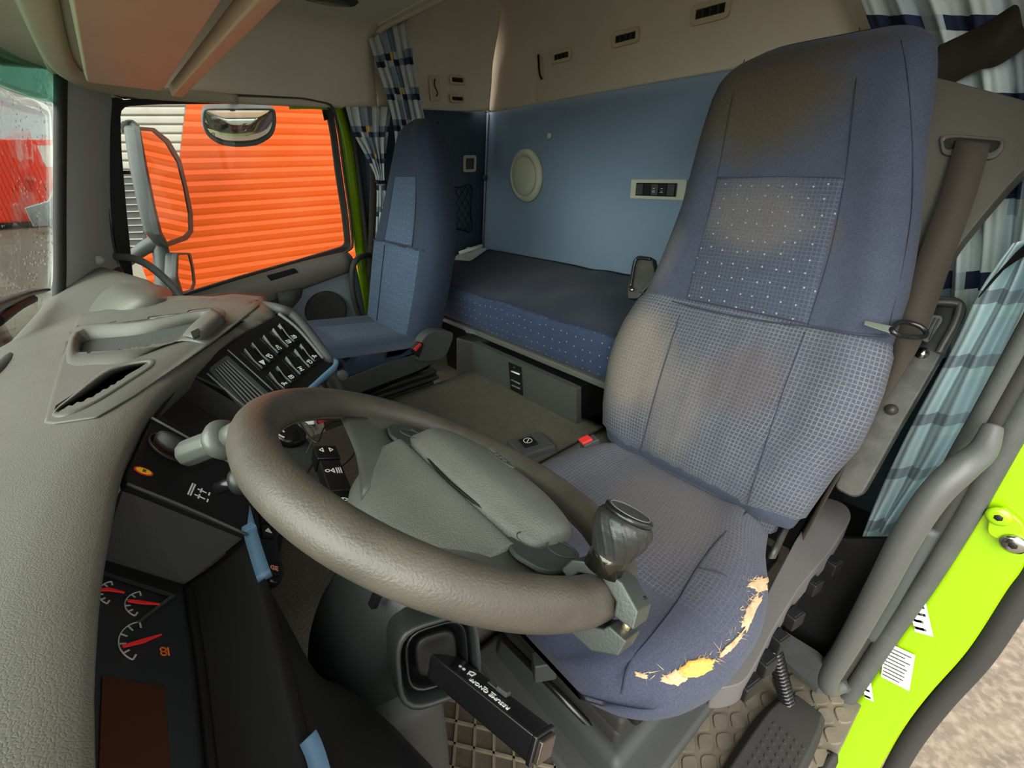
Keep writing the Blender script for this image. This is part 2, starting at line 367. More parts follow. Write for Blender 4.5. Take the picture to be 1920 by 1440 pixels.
STEEL = mat('scuffed_dark_steel', rgb(56, 55, 52), .45, .3, bump=.2, bscale=300, var=.15, vscale=25, dirt=rgb(88, 84, 76), dscale=30, damt=.5)
RED = mat('red_plastic', rgb(205, 50, 45), .4)
WHEEL = mat('worn_grey_leather_rim', rgb(76, 71, 63), .42, bump=.6, bscale=420, var=.16, vscale=9, dirt=rgb(54, 49, 43), dscale=14, damt=.6, spec=.45)
HUBM = mat('soft_grey_hub_leather', rgb(98, 100, 94), .5, bump=.7, bscale=260, kind='voronoi', var=.08, vscale=8, spec=.45)
CARPET = mat('speckled_grey_carpet', rgb(112, 105, 95), .98, bump=.9, bscale=450, var=.4, vscale=320, spec=.05)
# ================================================================== the cab shell
def side(z): return 2.30-.16*z
SN = V((0, 1, .16)).normalized()
def S(px, py, dy=0): return PL(px, py, (0, 2.3+dy, 0), SN)      # a point on the passenger side wall plane
FLM = mat('footwell_rubber', rgb(94, 87, 75), .8, bump=.6, bscale=350, var=.18, vscale=30, dirt=rgb(122, 113, 96), dscale=8, damt=.6, spec=.2)
st(wbox('floor', -.45, 1.75, -.02, 2.45, -1.19, -1.13, FLM, None, 0))
st(wbox('wall_rear', 1.72, 1.78, -.1, 2.5, -1.19, .30, BLUEW, None, 0))
st(patch('trim_1', [[(1.70, -.1, .255), (1.70, 1.0, .262), (1.70, 2.1, .255), (1.68, 2.24, .255)], [(1.69, -.1, .262), (1.69, 1.0, .27), (1.69, 2.1, .262), (1.67, 2.23, .262)],
          [(1.695, -.1, .40), (1.695, 1.0, .40), (1.69, 2.05, .40), (1.64, 2.22, .40)], [(1.66, -.1, .56), (1.66, 1.0, .56), (1.64, 2.02, .56), (1.58, 2.15, .56)],
          [(1.50, -.1, .66), (1.50, 1.0, .66), (1.5, 1.95, .66), (1.45, 2.05, .64)], [(1.0, -.1, .68), (1.0, 1.0, .68), (1.0, 1.9, .67), (1.0, 1.98, .66)]], HEAD, None, 6, 6, .002))
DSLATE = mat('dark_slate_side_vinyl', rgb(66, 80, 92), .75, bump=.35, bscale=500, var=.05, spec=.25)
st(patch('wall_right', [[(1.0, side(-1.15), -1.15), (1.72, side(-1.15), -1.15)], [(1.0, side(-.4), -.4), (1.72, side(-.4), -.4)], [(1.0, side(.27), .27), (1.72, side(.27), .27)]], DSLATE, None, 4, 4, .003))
st(tube('trim_2', [(1.71, side(.25)-.01, .25), (1.71, side(-.47)-.01, -.47)], .006, mat('grey_corner_bead', rgb(105, 120, 130), .6)))
# beige upper side of the sleeper, with its rounded corner
st(patch('trim_3', [[(1.06, 2.262, .252), (1.35, 2.262, .252), (1.6, 2.262, .252), (1.69, 2.20, .255)], [(1.06, 2.245, .262), (1.35, 2.245, .262), (1.57, 2.24, .262), (1.67, 2.18, .265)],
          [(1.06, 2.235, .36), (1.35, 2.235, .36), (1.57, 2.225, .36), (1.665, 2.15, .36)], [(1.06, 2.22, .45), (1.35, 2.21, .45), (1.56, 2.19, .45), (1.65, 2.11, .45)],
          [(1.06, 2.10, .60), (1.35, 2.09, .60), (1.52, 2.06, .60), (1.6, 1.98, .60)], [(1.06, 1.88, .675), (1.3, 1.88, .675), (1.45, 1.88, .675), (1.5, 1.88, .675)]], HEAD, None, 6, 6, .002))
st(wbox('ceiling', -.12, 1.06, -.1, 2.12, .52, .56, HEAD, None, 0))
st(patch('trim_4', [[(x, 2.262+.004, .240) for x in (-.02, .3, .7, 1.07)], [(x, 2.235, .250) for x in (-.02, .3, .7, 1.07)], [(x, 2.22, .34) for x in (-.02, .3, .7, 1.07)],
          [(x, 2.20, .43) for x in (-.02, .3, .7, 1.07)], [(x, 2.14, .50) for x in (-.02, .3, .7, 1.07)], [(x, 2.03, .525) for x in (-.02, .3, .7, 1.07)]], HEAD, None, 5, 6, .003))
st(wbox('trim_5', 1.045, 1.075, -.1, 2.2, .515, .70, HEAD, None, .004))
st(tube('trim_6', [(1.062, 2.26, .25), (1.064, 2.225, .40), (1.07, 2.17, .49), (1.075, 2.05, .515), (1.09, 1.7, .52), (1.10, .0, .52)], .012, TRIMB))
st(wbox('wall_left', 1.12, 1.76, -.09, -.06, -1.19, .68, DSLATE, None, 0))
st(wbox('trim_18', 1.10, 1.80, -.105, -.093, -1.6, .70, LIME, None, 0))
# ---- windscreen header, overhead locker with flap
st(patch('trim_7', [[(.0, -.1, .275), (.0, .9, .275), (.0, 1.7, .275), (.03, 2.05, .27), (.10, 2.2, .262), (.25, 2.262, .25), (.5, 2.27, .243)],
                 [(-.015, -.1, .255), (-.015, .9, .255), (-.015, 1.7, .255), (.02, 2.03, .252), (.09, 2.17, .245), (.25, 2.235, .238), (.5, 2.245, .236)],
                 [(.02, -.1, .248), (.02, .9, .248), (.02, 1.7, .248), (.05, 2.0, .248), (.11, 2.14, .243), (.25, 2.21, .240), (.5, 2.225, .243)],
                 [(.04, -.1, .262), (.04, .9, .262), (.04, 1.7, .262), (.07, 1.97, .262), (.13, 2.10, .262), (.26, 2.17, .262), (.5, 2.22, .265)]], TRIMB, None, 6, 4, .01))
t = thing('overhead_locker', (.13, 1.0, .262), 'beige locker shelf over the windscreen with a flap underneath and a dark slot', 'overhead locker')
mk('shelf', [(-.02, -.1, .268), (.255, -.1, .268), (.255, 1.93, .268), (-.02, 2.06, .268), (-.02, -.1, .50), (.255, -.1, .52), (.255, 1.93, .52), (-.02, 2.06, .50)],
   [(0, 1, 2, 3), (4, 7, 6, 5), (0, 4, 5, 1), (1, 5, 6, 2), (2, 6, 7, 3), (3, 7, 4, 0)], HEAD, t, bevel=.012, bseg=3)
FLAP = mat('tan_flap_plastic', rgb(196, 168, 138), .5, bump=.3, bscale=600, var=.05, spec=.5)
slab('flap', [(.035, -.05, .236), (.198, -.05, .236), (.213, 1.80, .236), (.05, 1.72, .236)], (0, 0, -1), -.022, FLAP, t, .004, .02)
wbox('slot', .2, .238, -.05, 1.83, .25, .262, BLACKG, t, .001)
for k in range(20):
    wbox('catch', .203, .232, .35+k*.075, .375+k*.075, .243, .255, CHAR, t, .003)
slab('lip', [(.235, -.05, .236), (.262, -.05, .236), (.268, 1.86, .236), (.238, 1.85, .236)], (0, 0, -1), -.028, FLAP, t, .004)
mk('flap_catch', [(.05, 1.66, .236), (.085, 1.68, .236), (.085, 1.71, .236), (.05, 1.70, .236), (.055, 1.67, .228), (.08, 1.685, .228), (.08, 1.7, .228), (.055, 1.695, .228)],
   [(0, 1, 2, 3), (7, 6, 5, 4), (0, 4, 5, 1), (1, 5, 6, 2), (2, 6, 7, 3), (3, 7, 4, 0)], CHAR, t)
# ceiling lamp
t = thing('ceiling_lamp', (.75, 2.05, .51), 'dark oval ceiling lamp at the top edge above the passenger door', 'lamp')
F = Frame(P(615, -6, z=.512), (1, 0, 0), (0, -1, 0))
lathe('lamp_housing', F, [(.075, -.004), (.08, .002), (.07, .012), (.06, .012)], CHAR, t, 28, sx=1.3, sy=.6); lathe('lens', F, [(.058, .011), (.05, .016), (.02, .018)], mat('smoked_lens', rgb(80, 75, 65), .2), t, 24, sx=1.3, sy=.6)
# ---- windscreen: clear sheet with rain, green shade band on top
WG = glass('wet_windscreen_glass', (.93, .97, .94, 1), drops=True); WB = glass('green_shade_band_glass', (.36, .60, .50, 1), drops=True)
def wrow(x, z, k=0): return [(x-.10, -.2, z), (x-.13, .5, z), (x-.12, 1.2, z), (x-.05, 1.8, z), (x+.0, 2.0, z), (x+.05, 2.12, z)]
def wx(z): return -.035+(z-.28)*.30
zb = .20
t = thing('window_1', (-.1, 1, -.35), 'rain-spotted windscreen with a green shade band along its top', 'windscreen'); t['kind'] = 'structure'
patch('glass', [wrow(wx(-.42), -.42), wrow(wx(-.1), -.1), wrow(wx(zb), zb)], WG, t, 6, 5, .004)
patch('shade_band', [wrow(wx(zb), zb), wrow(wx(.27), .27), wrow(wx(.34), .34)], WB, t, 6, 3, .004)
tube('seal', [P(114, 112, y=2.03), P(113, 240, y=2.03), P(112, 400, y=2.02), P(112, 520, y=1.99), P(106, 592, y=1.93), P(86, 622, y=1.8), P(45, 655, y=1.5), P(0, 702, y=1.18), (-.36, .6, -.35), (-.36, -.1, -.35)], .015, RUB, t, 8)
st(wbox('trim_17', -.12, -.0, -.2, 2.08, .285, .56, HEAD, None, .01))
# ---- passenger side front pillar
AP = mat('pillar_trim_grey', rgb(184, 188, 182), .6, bump=.25, bscale=600, var=.03, spec=.35)
st(patch('trim_8', [[P(100, 110, y=2.05), P(160, 145, y=2.10), P(222, 170, y=2.28)], [P(104, 240, y=2.05), P(155, 250, y=2.10), P(216, 265, y=2.31)], [P(104, 400, y=2.04), P(155, 400, y=2.10), P(214, 395, y=2.33)],
     [P(106, 520, y=2.01), P(158, 500, y=2.08), P(222, 470, y=2.35)], [P(100, 600, y=1.95), P(150, 575, y=2.0), P(240, 540, y=2.33)], [P(105, 680, y=1.9), P(150, 650, y=1.95), P(240, 620, y=2.25)]], AP, None, 6, 6, .01, off=1))
# little round cap and the diagonal black moulding where the pillar meets the dash
F = Frame(P(184, 488, y=2.16), (1, .1, .2), (0, .1, 1)); o = lathe('screw_cap', F, [(.016, -.006), (.018, .0), (.017, .004), (.001, .005)], AP, None, 20, sx=1, sy=.8); tag(o, 'small round screw cap low on the grey front pillar', 'screw cap')
st(tube('trim_9', [P(140, 588, y=1.96), P(165, 560, y=1.98), P(190, 535, y=2.05), P(225, 505, y=2.2)], [.012, .02, .02, .01], RUB))
# ---- passenger door
t = thing('door_1', (.4, 2.4, -.95), 'closed passenger door with grey-blue lining, ledge and round speaker', 'door'); t['kind'] = 'structure'
inn = [S(226, 200), S(300, 196), S(450, 195), S(560, 197), S(613, 206), S(622, 250), S(632, 330), S(643, 400), S(650, 462), S(560, 489), S(450, 520), S(350, 551), S(262, 580), S(250, 520), S(238, 400), S(228, 280)]
inn2 = roundc(inn, .03, 3)
ctr = sum((V(p) for p in inn), V())/len(inn)
def grow(l, s, dy=0):
    return [V(p)+(V(p)-ctr).normalized()*(s*(.42 if (p.x-ctr.x) > .22 else .4 if (p.z-ctr.z) > .12 and p.x-ctr.x > -.3 else 1))+V((0, dy, 0)) for p in l]
ringslab('window_seal', grow(inn2, .05, -.02), grow(inn2, .0, -.0), -SN, .03, RUB, t, .006)
ringslab('inner_lip', grow(inn2, .075, -.03), grow(inn2, .052, -.035), -SN, .02, SEALG, t, .004)
gp = [V(p)+SN*.012 for p in grow(inn2, .01)]
mk('window_glass', gp+[p+SN*.004 for p in gp], [tuple(range(len(gp))), tuple(range(2*len(gp)-1, len(gp)-1, -1))], glass('door_window_glass', (.86, .9, .87, 1)), t)
DB = mat('door_lining_blue_grey', rgb(140, 154, 162), .7, bump=.3, bscale=500, var=.05, spec=.3)
patch('lining', [[S(240, 590), S(350, 556), S(500, 514), S(652, 472)], [S(250, 640, -.03), S(360, 600, -.03), S(520, 550, -.03), S(668, 500, -.03)], [S(300, 800, -.03), S(420, 760, -.03), S(560, 700, -.03), S(688, 610, -.03)], [S(360, 1000, -.03), S(480, 900, -.03), S(600, 850, -.03), S(700, 720, -.03)]], DB, t, 5, 4, .02, off=1)
# ledge under the window with its finger slot and pull
def dl(px, py, dy): return S(px, py, dy)
loft('ledge', [[dl(330, 562, -.01), dl(330, 560, -.07), dl(335, 575, -.08), dl(345, 600, -.08), dl(345, 602, -.02)],
               [dl(450, 524, -.01), dl(450, 526, -.08), dl(455, 548, -.095), dl(460, 580, -.09), dl(460, 585, -.02)],
               [dl(560, 492, -.01), dl(560, 495, -.08), dl(563, 512, -.095), dl(566, 538, -.09), dl(566, 545, -.02)],
               [dl(650, 470, -.01), dl(650, 474, -.06), dl(655, 484, -.075), dl(660, 505, -.07), dl(660, 510, -.02)]], mat('ledge_grey', rgb(122, 119, 110), .6, bump=.3, bscale=500, spec=.35), t, 5)
slab('pull_recess', [dl(500, 517, -.095), dl(552, 503, -.095), dl(560, 511, -.098), dl(508, 527, -.098)], (0, -1, 0), .01, BLACK, t, .002)
loft('door_pull', [[dl(520, 545, -.06), dl(520, 550, -.12), dl(524, 575, -.12), dl(524, 580, -.05)], [dl(545, 540, -.06), dl(548, 546, -.13), dl(550, 574, -.13), dl(545, 580, -.05)], [dl(566, 536, -.06), dl(568, 540, -.1), dl(566, 556, -.1), dl(560, 562, -.05)]], GREYD, t, 4)
F = Frame(S(612, 583, -.04), (1, 0, 0), (0, -.16, 1)); F = Frame(F.o, F.x, F.y)
if F.z.y > 0: F = Frame(F.o, -F.x, F.y)
sp = lathe('speaker', F, [(.105, -.02), (.105, .008), (.095, .014), (.088, .010), (.03, .014), (.001, .014)], mat('speaker_mesh', rgb(62, 62, 58), .8, bump=.8, bscale=900), t, 40)
st(ribbon('trim_16', [S(600, 186, .03), S(640, 192, .03), S(662, 240, .03), S(680, 350, .03), S(694, 470, .03), S(712, 620, .03), S(730, 780, .03)], [V((0, .1, 1)), V((.6, .1, .7)), V((1, .1, .2))]+[V((1, 0, 0))]*4, .16, RUB, None, .01))
# lime door frame edge, black door seal, grey blue rear pillar lining
def S2(px, py, dy=-.03): return S(px, py, dy)
st(ribbon('trim_10', [S2(540, 190, .0), S2(596, 191, .0), S2(625, 199, .0), S2(641, 232, .0), S2(652, 290, 0), S2(664, 380, 0), S2(677, 480, 0), S2(690, 590, 0), S2(704, 720, 0)],
         [V((0, .1, 1)), V((.2, .1, 1)), V((.7, .1, .7)), V((1, .1, .15)), V((1, 0, 0)), V((1, 0, 0)), V((1, 0, 0)), V((1, 0, 0)), V((1, 0, 0))], .055, LIME, None, .012))
st(tube('trim_11', [S2(560, 184, -.01), S2(620, 188, -.01), S2(650, 205, -.01), S2(664, 260, -.01), S2(676, 350, -.01), S2(687, 450, -.01), S2(698, 560, -.01), S2(715, 720, -.01)], .013, RUB, None, 6))
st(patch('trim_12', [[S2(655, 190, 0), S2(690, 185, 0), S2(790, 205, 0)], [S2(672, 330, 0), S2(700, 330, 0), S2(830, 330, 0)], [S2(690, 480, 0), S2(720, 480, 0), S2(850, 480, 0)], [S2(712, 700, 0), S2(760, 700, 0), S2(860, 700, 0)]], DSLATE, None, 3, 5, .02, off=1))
# ---- engine tunnel, its mat, footwell
MATG = mat('ribbed_grey_floor_mat', rgb(84, 80, 70), .9, bump=1.0, bscale=170, kind='voronoi', var=.12, vscale=30, spec=.15)
tn = thing('engine_tunnel', (.5, 1.1, -1.13), 'raised engine tunnel covered in speckled carpet between the seats', 'engine tunnel')
loft('carpet', [[(x, .66, -1.13), (x, .69, -.98), (x, .735, -.84), (x, .79, -.803), (x, 1.1, -.80), (x, 1.44, -.803), (x, 1.47, -.83), (x, 1.48, -1.13)] for x in (-.28, .3, .8, 1.04)], CARPET, tn, 3)
patch('rubber_mat', [[(.42, .80, -.788), (.42, 1.1, -.788), (.42, 1.455, -.788)], [(.75, .80, -.788), (.75, 1.1, -.788), (.75, 1.455, -.788)], [(1.02, .80, -.788), (1.02, 1.1, -.788), (1.02, 1.455, -.788)]], MATG, tn, 6, 6, .012)
tube('edge_strip', [(.4, 1.46, -.792), (.7, 1.46, -.792), (1.05, 1.46, -.792)], .008, GREYP, tn)
F = Frame(P(790, 753, z=-.787), (1, -.15, 0), (.15, 1, 0)); box('label_plate', F, -.025, .025, -.01, .01, 0, .0015, GREYP, tn, .0005)
t = thing('tunnel_socket_box', P(995, 845, z=-.79), 'low grey box with a square rocker on the tunnel beside the driver seat', 'switch box')
F = Frame(P(990, 845, z=-.787), (1, -.25, 0), (.25, 1, 0))
box('body', F, -.055, .075, -.06, .05, 0, .03, GREYD, t, .006, 3, .008, .008); box('rocker', F, -.022, .022, -.025, .02, .03, .036, BLACK, t, .002)
lines('symbol', [arc(0, 0, .013, 0, 360, 16), [(-.006, -.006), (.006, .005)]], Frame(F(0, 0, .0365), F.x, F.y), .002, WHITE, t)
# floor mat: lattice of ribs on the driver's footwell, diamond-stud mat nearer the door
RBM = mat('worn_rubber_mat', rgb(84, 76, 62), .7, bump=.5, bscale=300, var=.25, vscale=14, dirt=rgb(112, 102, 84), dscale=6, damt=.7, spec=.3)
tm = thing('footwell_mat', (.3, .4, -1.13), 'dark rubber mat with a raised diamond lattice below the steering wheel', 'floor mat')
wbox('base_sheet', -.05, .66, .30, .655, -1.13, -1.122, RBM, tm, .003)
def lattice(name, x0, x1, y0, y1, pitch, w, h, z, m, parent, ang=45):
    v = []; f = []; c = math.cos(math.radians(ang)); s = math.sin(math.radians(ang)); cx, cy = (x0+x1)/2, (y0+y1)/2; R = max(x1-x0, y1-y0)
    for q in (1, -1):
        d = V((c, s*q, 0)); n = V((-s*q, c, 0))
        k = -int(R/pitch)-1
        while k*pitch < R:
            o = V((cx, cy, 0))+n*(k*pitch); lo, hi = -9, 9
            for a, (mn, mx) in ((0, (x0, x1)), (1, (y0, y1))):
                if abs(d[a]) > 1e-6:
                    t0, t1 = sorted(((mn-o[a])/d[a], (mx-o[a])/d[a])); lo, hi = max(lo, t0), min(hi, t1)
            k += 1
            if hi-lo < .01: continue
            A = o+d*lo; B = o+d*hi; b = len(v)
            for zz, ww in ((z, w/2), (z+h, w/3)):
                for p, sg in ((A, -1), (A, 1), (B, 1), (B, -1)): v.append((p.x+n.x*sg*ww, p.y+n.y*sg*ww, zz))
            f += [(b+4, b+5, b+6, b+7)]+[(b+i, b+(i+1) % 4, b+4+(i+1) % 4, b+4+i) for i in range(4)]
    return mk(name, v, f, m, parent, False)
lattice('ribs', -.04, .65, .31, .65, .042, .007, .006, -1.122, mat('rib_rubber', rgb(120, 111, 92), .6, bump=.3, var=.2, vscale=20, spec=.4), tm, 52)
wbox('rim', .66, .68, .29, .66, -1.13, -1.108, RBM, tm, .006)
t2 = thing('entry_mat', (.75, .05, -1.13), 'tan rubber mat with rounded diamond studs below the torn seat corner', 'floor mat')
wbox('base_sheet', .45, .98, -.02, .285, -1.13, -1.124, FLM, t2, .003)
def studs(name, x0, x1, y0, y1, px, py, z, h, m, parent):
    v = []; f = []; j = 0; y = y0
    while y < y1:
        x = x0+(px/2 if j % 2 else 0)
        while x < x1:
            c = V((x, y, 0)); o = [V((px*.43, 0, 0)), V((0, py*.86, 0)), V((-px*.43, 0, 0)), V((0, -py*.86, 0))]
            ring = roundc([c+k for k in o], .012, 3); b = len(v); m_ = len(ring)
            for zz, s in ((z, 1), (z+h, .9)):
                for p in ring: q = c+(p-c)*s; v.append((q.x, q.y, zz))
            f += [tuple(range(b+m_, b+2*m_))]+[(b+i, b+(i+1) % m_, b+m_+(i+1) % m_, b+m_+i) for i in range(m_)]
            x += px
        y += py; j += 1
    return mk(name, v, f, m, parent, False)
studs('studs', .48, .97, .0, .275, .062, .024, -1.124, .005, FLM, t2)
# ---- driver's door opening: lime rear jamb with seals, sill
jx = .97
def J(px, py, dx=0): return P(px, py, x=jx+dx)
t = thing('door_jamb', (jx, -.1, -1.8), 'lime green body jamb of the open driver door with seals and stickers', 'door jamb'); t['kind'] = 'structure'
jl = [(1965, 760), (1886, 900), (1834, 994), (1762, 1110), (1687, 1219), (1639, 1294), (1575, 1384), (1525, 1475)]; jr = [(1990, 900), (1925, 1052), (1886, 1110), (1815, 1219), (1740, 1305), (1684, 1380), (1640, 1460), (1600, 1540)]
def JV(l, dx_, dy_, ox=0, top=-.02):
    q = [J(a_+dx_, b_+dy_, ox) for a_, b_ in l]; return [V((q[0].x, q[0].y+top, .56)), V((q[0].x, q[0].y+top*.6, .1))]+q
jj = [((a[0]+b[0])/2, (a[1]+b[1])/2) for a, b in zip(jl, jr)]
patch('jamb_panel', [JV(jl, -12, -7), JV(jj, 0, 0), JV(jr, 0, 0)], LIME, t, 6, 4, .002)
tube('outer_seal', JV(jr, 22, 12, .01), .018, RUB, t)
tube('inner_seal', JV(jl, -29, -16, -.006), .017, SEALG, t)
tube('second_seal', JV(jl, -60, -33, -.005), .014, RUB, t)
tube('pillar_edge', JV(jl, -84, -45, 0), .016, SEALG, t)
patch('pillar_lining', [[J(a-70, b-36, .02) for a, b in jl[3:]], [P(a-95, b-50, x=jx+.05) for a, b in jl[3:]], [P(a-120, b-60, x=jx+.1) for a, b in jl[3:]]], GREYD, t, 5, 4, .01, off=1)
def sticker(name, q, label, nl, m=None, body=None):
    pts = [J(*p, -.006) for p in q]; F = Frame(pts[0], pts[1]-pts[0], pts[3]-pts[0]);
    if F.z.x > 0: F = Frame(pts[3], pts[2]-pts[3], pts[0]-pts[3])
    w = (pts[1]-pts[0]).length; h = (pts[3]-pts[0]).length
    o = thing(name, pts[0], label, 'sticker')
    box('paper', F, 0, w, 0, h, 0, .001, mat('label_paper', rgb(215, 220, 205), .5, var=.06), o, 0)
    g = mat('faded_print', rgb(95, 95, 90), .7); segs = []
    for k in range(nl):
        y = h*(.9-.8*k/max(nl-1, 1)); x = w*.06; 
        while x < w*(.5+.45*random.random()):
            e = x+w*random.uniform(.03, .1); segs.append([(x, y), (min(e, w*.95), y)]); x = e+w*.02
    lines('print', segs, Frame(F(0, 0, .0012), F.x, F.y), h/nl*.32, g, o)
    return o
sticker('sticker', [(1760, 1118), (1797, 1134), (1756, 1195), (1716, 1184)], 'small silver data label on the lime jamb, uppermost of three', 6)
sticker('sticker', [(1687, 1217), (1744, 1245), (1708, 1297), (1652, 1268)], 'large white label with small print on the lime jamb, middle of three', 9)
sticker('sticker', [(1642, 1275), (1659, 1282), (1640, 1316), (1622, 1308)], 'narrow white label on the lime jamb, lowest of three', 4)
t = thing('door_striker', J(1880, 990), 'lime hinge bracket with two bolts at the right edge of the jamb', 'bracket')
F = Frame(J(1880, 985, -.01), J(1920, 985)-J(1880, 985), J(1880, 940)-J(1880, 985))
if F.z.x > 0: F = Frame(F.o, -F.x, F.y)
pl = [J(1855, 960, -.012), J(1880, 950, -.012), J(1920, 985, -.012), J(1925, 1030, -.012), J(1895, 1022, -.012), J(1850, 1002, -.012)]
slab('plate', pl, F.z, .008, LIME, t, .002, .01)
for q in ((1873, 968), (1900, 1020)):
    G = Frame(J(*q, -.014), F.x, F.y); b = lathe('bolt', G, [(.016, -.002), (.016, .003), (.011, .006), (.001, .006)], LIME if q[0] < 1890 else CHROME, t, 20)
    lathe('socket', Frame(G(0, 0, .0062), G.x, G.y), [(.006, 0), (.005, .0008)], BLACK, b, 6)
# sill / step well
st(patch('trim_13', [[(.80, .0, -1.125), (.70, .0, -1.125), (.55, .0, -1.13)], [(.82, -.025, -1.14), (.70, -.025, -1.16), (.55, -.03, -1.16)], [(.84, -.03, -1.5), (.70, -.03, -1.5), (.55, -.03, -1.5)]], RUB, None, 5, 4, .02))
t = thing('sill_tread', P(1470, 1420, z=-1.1), 'black moulded sill tread with rows of small studs at the bottom edge', 'sill tread')
F = Frame(P(1475, 1385, z=-1.105), (1, 0, 0), (0, 1, 0))
loft('tread', [[F(-.3, -.05, 0), F(-.3, .06, 0), F(-.3, .05, .03), F(-.3, -.04, .03)], [F(0, -.05, 0), F(0, .06, 0), F(0, .045, .035), F(0, -.04, .035)], [F(.10, -.04, 0), F(.10, .03, 0), F(.09, .02, .025), F(.09, -.03, .025)]], RUB, t, 4, bevel=.004)
v = []; f = []
for i in range(14):
    for j in range(5):
        c = F(-.25+i*.018, -.03+j*.014, .0345); b = len(v)
        for k in range(6): v.append(c+V((.004*math.cos(k*1.047), .004*math.sin(k*1.047), 0)))
        for k in range(6): v.append(c+V((.003*math.cos(k*1.047), .003*math.sin(k*1.047), .003)))
        f += [tuple(range(b+6, b+12))]+[(b+k, b+(k+1) % 6, b+6+(k+1) % 6, b+6+k) for k in range(6)]
mk('studs', v, f, RUB, t)
# front bulkhead below the dash and driver side cowl
st(wbox('wall_front', -.47, -.42, -.1, 2.4, -1.19, -.36, BLACK, None, 0))
# ================================================================== dashboard
def interp(tab, y):
    if y <= tab[0][0]: return tab[0][1]
    for (a, va), (b, vb) in zip(tab[:-1], tab[1:]):
        if y <= b: t = (y-a)/(b-a); t = t*t*(3-2*t) if False else t; return va+(vb-va)*t
    return tab[-1][1]
E1 = [(170, 1440), (165, 1300), (180, 1100), (204, 970), (222, 884), (265, 793), (305, 738), (382, 674), (455, 620)]
EP = [P(*q, z=-.290) for q in E1]
XE = [(-.1, EP[0].x-.005)]+[(p.y, p.x) for p in EP]+[(1.04, .185), (1.10, .215), (1.18, .22), (1.28, .185), (1.37, .11), (1.45, .06), (1.6, .045), (1.8, .03), (2.0, -.02), (2.28, -.10)]
XB = [(-.1, -.37), (.6, -.36), (1.2, -.30), (1.5, -.265), (1.8, -.24), (2.28, -.22)]
def sm(tab, y): return (interp(tab, y-.03)+interp(tab, y)*2+interp(tab, y+.03))/4
def xe(y): return sm(XE, y)
def xb(y): return sm(XB, y)
def zpad(x, y):
    e = max(xe(y)-x, 0); s = min(e/(xe(y)-xb(y)), 1); q = min(max((y-1.38)/.12, 0), 1)
    return -.287+.017*(1-math.exp(-e/.018))-.055*s*s-.012*q
def PP(px, py, h=0):
    z = -.28
    for _ in range(9): p = P(px, py, z=z); z = zpad(p.x, p.y)+h
    return P(px, py, z=z)
dash = thing('dashboard', (-.1, 1.1, -.5), 'wrap-around grey dashboard with soft padded top and black driver-facing fascia', 'dashboard')
ys = [-.1+i*.006 for i in range(400)]; rows = []
es = [0, .004, .01, .02, .04]
for y in ys:
    w = xe(y)-xb(y); r = [V((xe(y)-.036, y, -.335)), V((xe(y)-.022, y, -.325)), V((xe(y)-.010, y, -.308)), V((xe(y)-.003, y, -.297))]
    for e in es+[.04+(w-.04)*k/44 for k in range(1, 45)]: r.append(V((xe(y)-e, y, zpad(xe(y)-e, y))))
    r.append(V((xb(y)-.02, y, -.40)))
    rows.append(r)
HOLES = [[(139, 660), (154, 615), (260, 604), (394, 582), (408, 597), (362, 621), (320, 646), (240, 658), (172, 665)], [(107, 768), (140, 743), (208, 695), (270, 679), (276, 686), (241, 709), (173, 751), (120, 771)]]
def inpoly(x, y, q):
    r = False
    for (x0, y0), (x1, y1) in zip(q, q[1:]+q[:1]):
        if (y0 > y) != (y1 > y) and x < (x1-x0)*(y-y0)/(y1-y0)+x0: r = not r
    return r
def punch(o):
    hs = []
    for q in HOLES:
        k = [PP(*p) for p in q]; mx = sum(p.x for p in k)/len(k); my_ = sum(p.y for p in k)/len(k); hs.append([(mx+(p.x-mx)*1.06, my_+(p.y-my_)*1.02) for p in k])
    bm = bmesh.new(); bm.from_mesh(o.data); og = ORG[o.name]
    bmesh.ops.delete(bm, geom=[f for f in bm.faces if any(inpoly(f.calc_center_median().x+og.x, f.calc_center_median().y+og.y, h) for h in hs)], context='FACES'); bm.to_mesh(o.data); bm.free()
punch(patch('padded_top', rows, PAD, dash, 1, 1, .003, off=-1))
# tray panel set into the pad
tp = [(80, 795), (112, 680), (146, 590), (210, 577), (300, 566), (440, 551), (492, 556), (497, 566), (400, 642), (250, 745), (180, 785), (100, 797)]
def padslab(name, pts, h, th, m, parent, grid=14, bevel=0):
    """a panel lying on the curved pad: outline in pixels projected on the pad, filled as a fan and lifted by h"""
    ring = []
    for a, b in zip(pts, pts[1:]+pts[:1]):
        for k in range(grid): t = k/grid; ring.append((a[0]+(b[0]-a[0])*t, a[1]+(b[1]-a[1])*t))
    cx = sum(p[0] for p in ring)/len(ring); cy = sum(p[1] for p in ring)/len(ring)
    v = []; f = []; m_ = len(ring); lv = (1, .985, .95, .9, .85, .8, .75, .7, .65, .6, .55, .5, .45, .4, .35, .3, .25, .2, .15, .1, .05)
    for i, s in enumerate(lv):
        for (x, y) in ring: v.append(PP(cx+(x-cx)*s, cy+(y-cy)*s, h if i else h*.2))
    v.append(PP(cx, cy, h))
    for i in range(len(lv)-1): f += [(i*m_+k, i*m_+(k+1) % m_, (i+1)*m_+(k+1) % m_, (i+1)*m_+k) for k in range(m_)]
    f += [((len(lv)-1)*m_+k, (len(lv)-1)*m_+(k+1) % m_, len(v)-1) for k in range(m_)]
    return mk(name, v, f, m, parent, True)
punch(padslab('seam', [(76, 799), (108, 680), (142, 586), (210, 573), (300, 562), (440, 547), (496, 552), (502, 567), (402, 647), (252, 750), (182, 790), (100, 802)], .0012, 0, BLACK, dash, 10))
punch(padslab('tray_panel', tp, .0045, 0, PAD2, dash, 10))
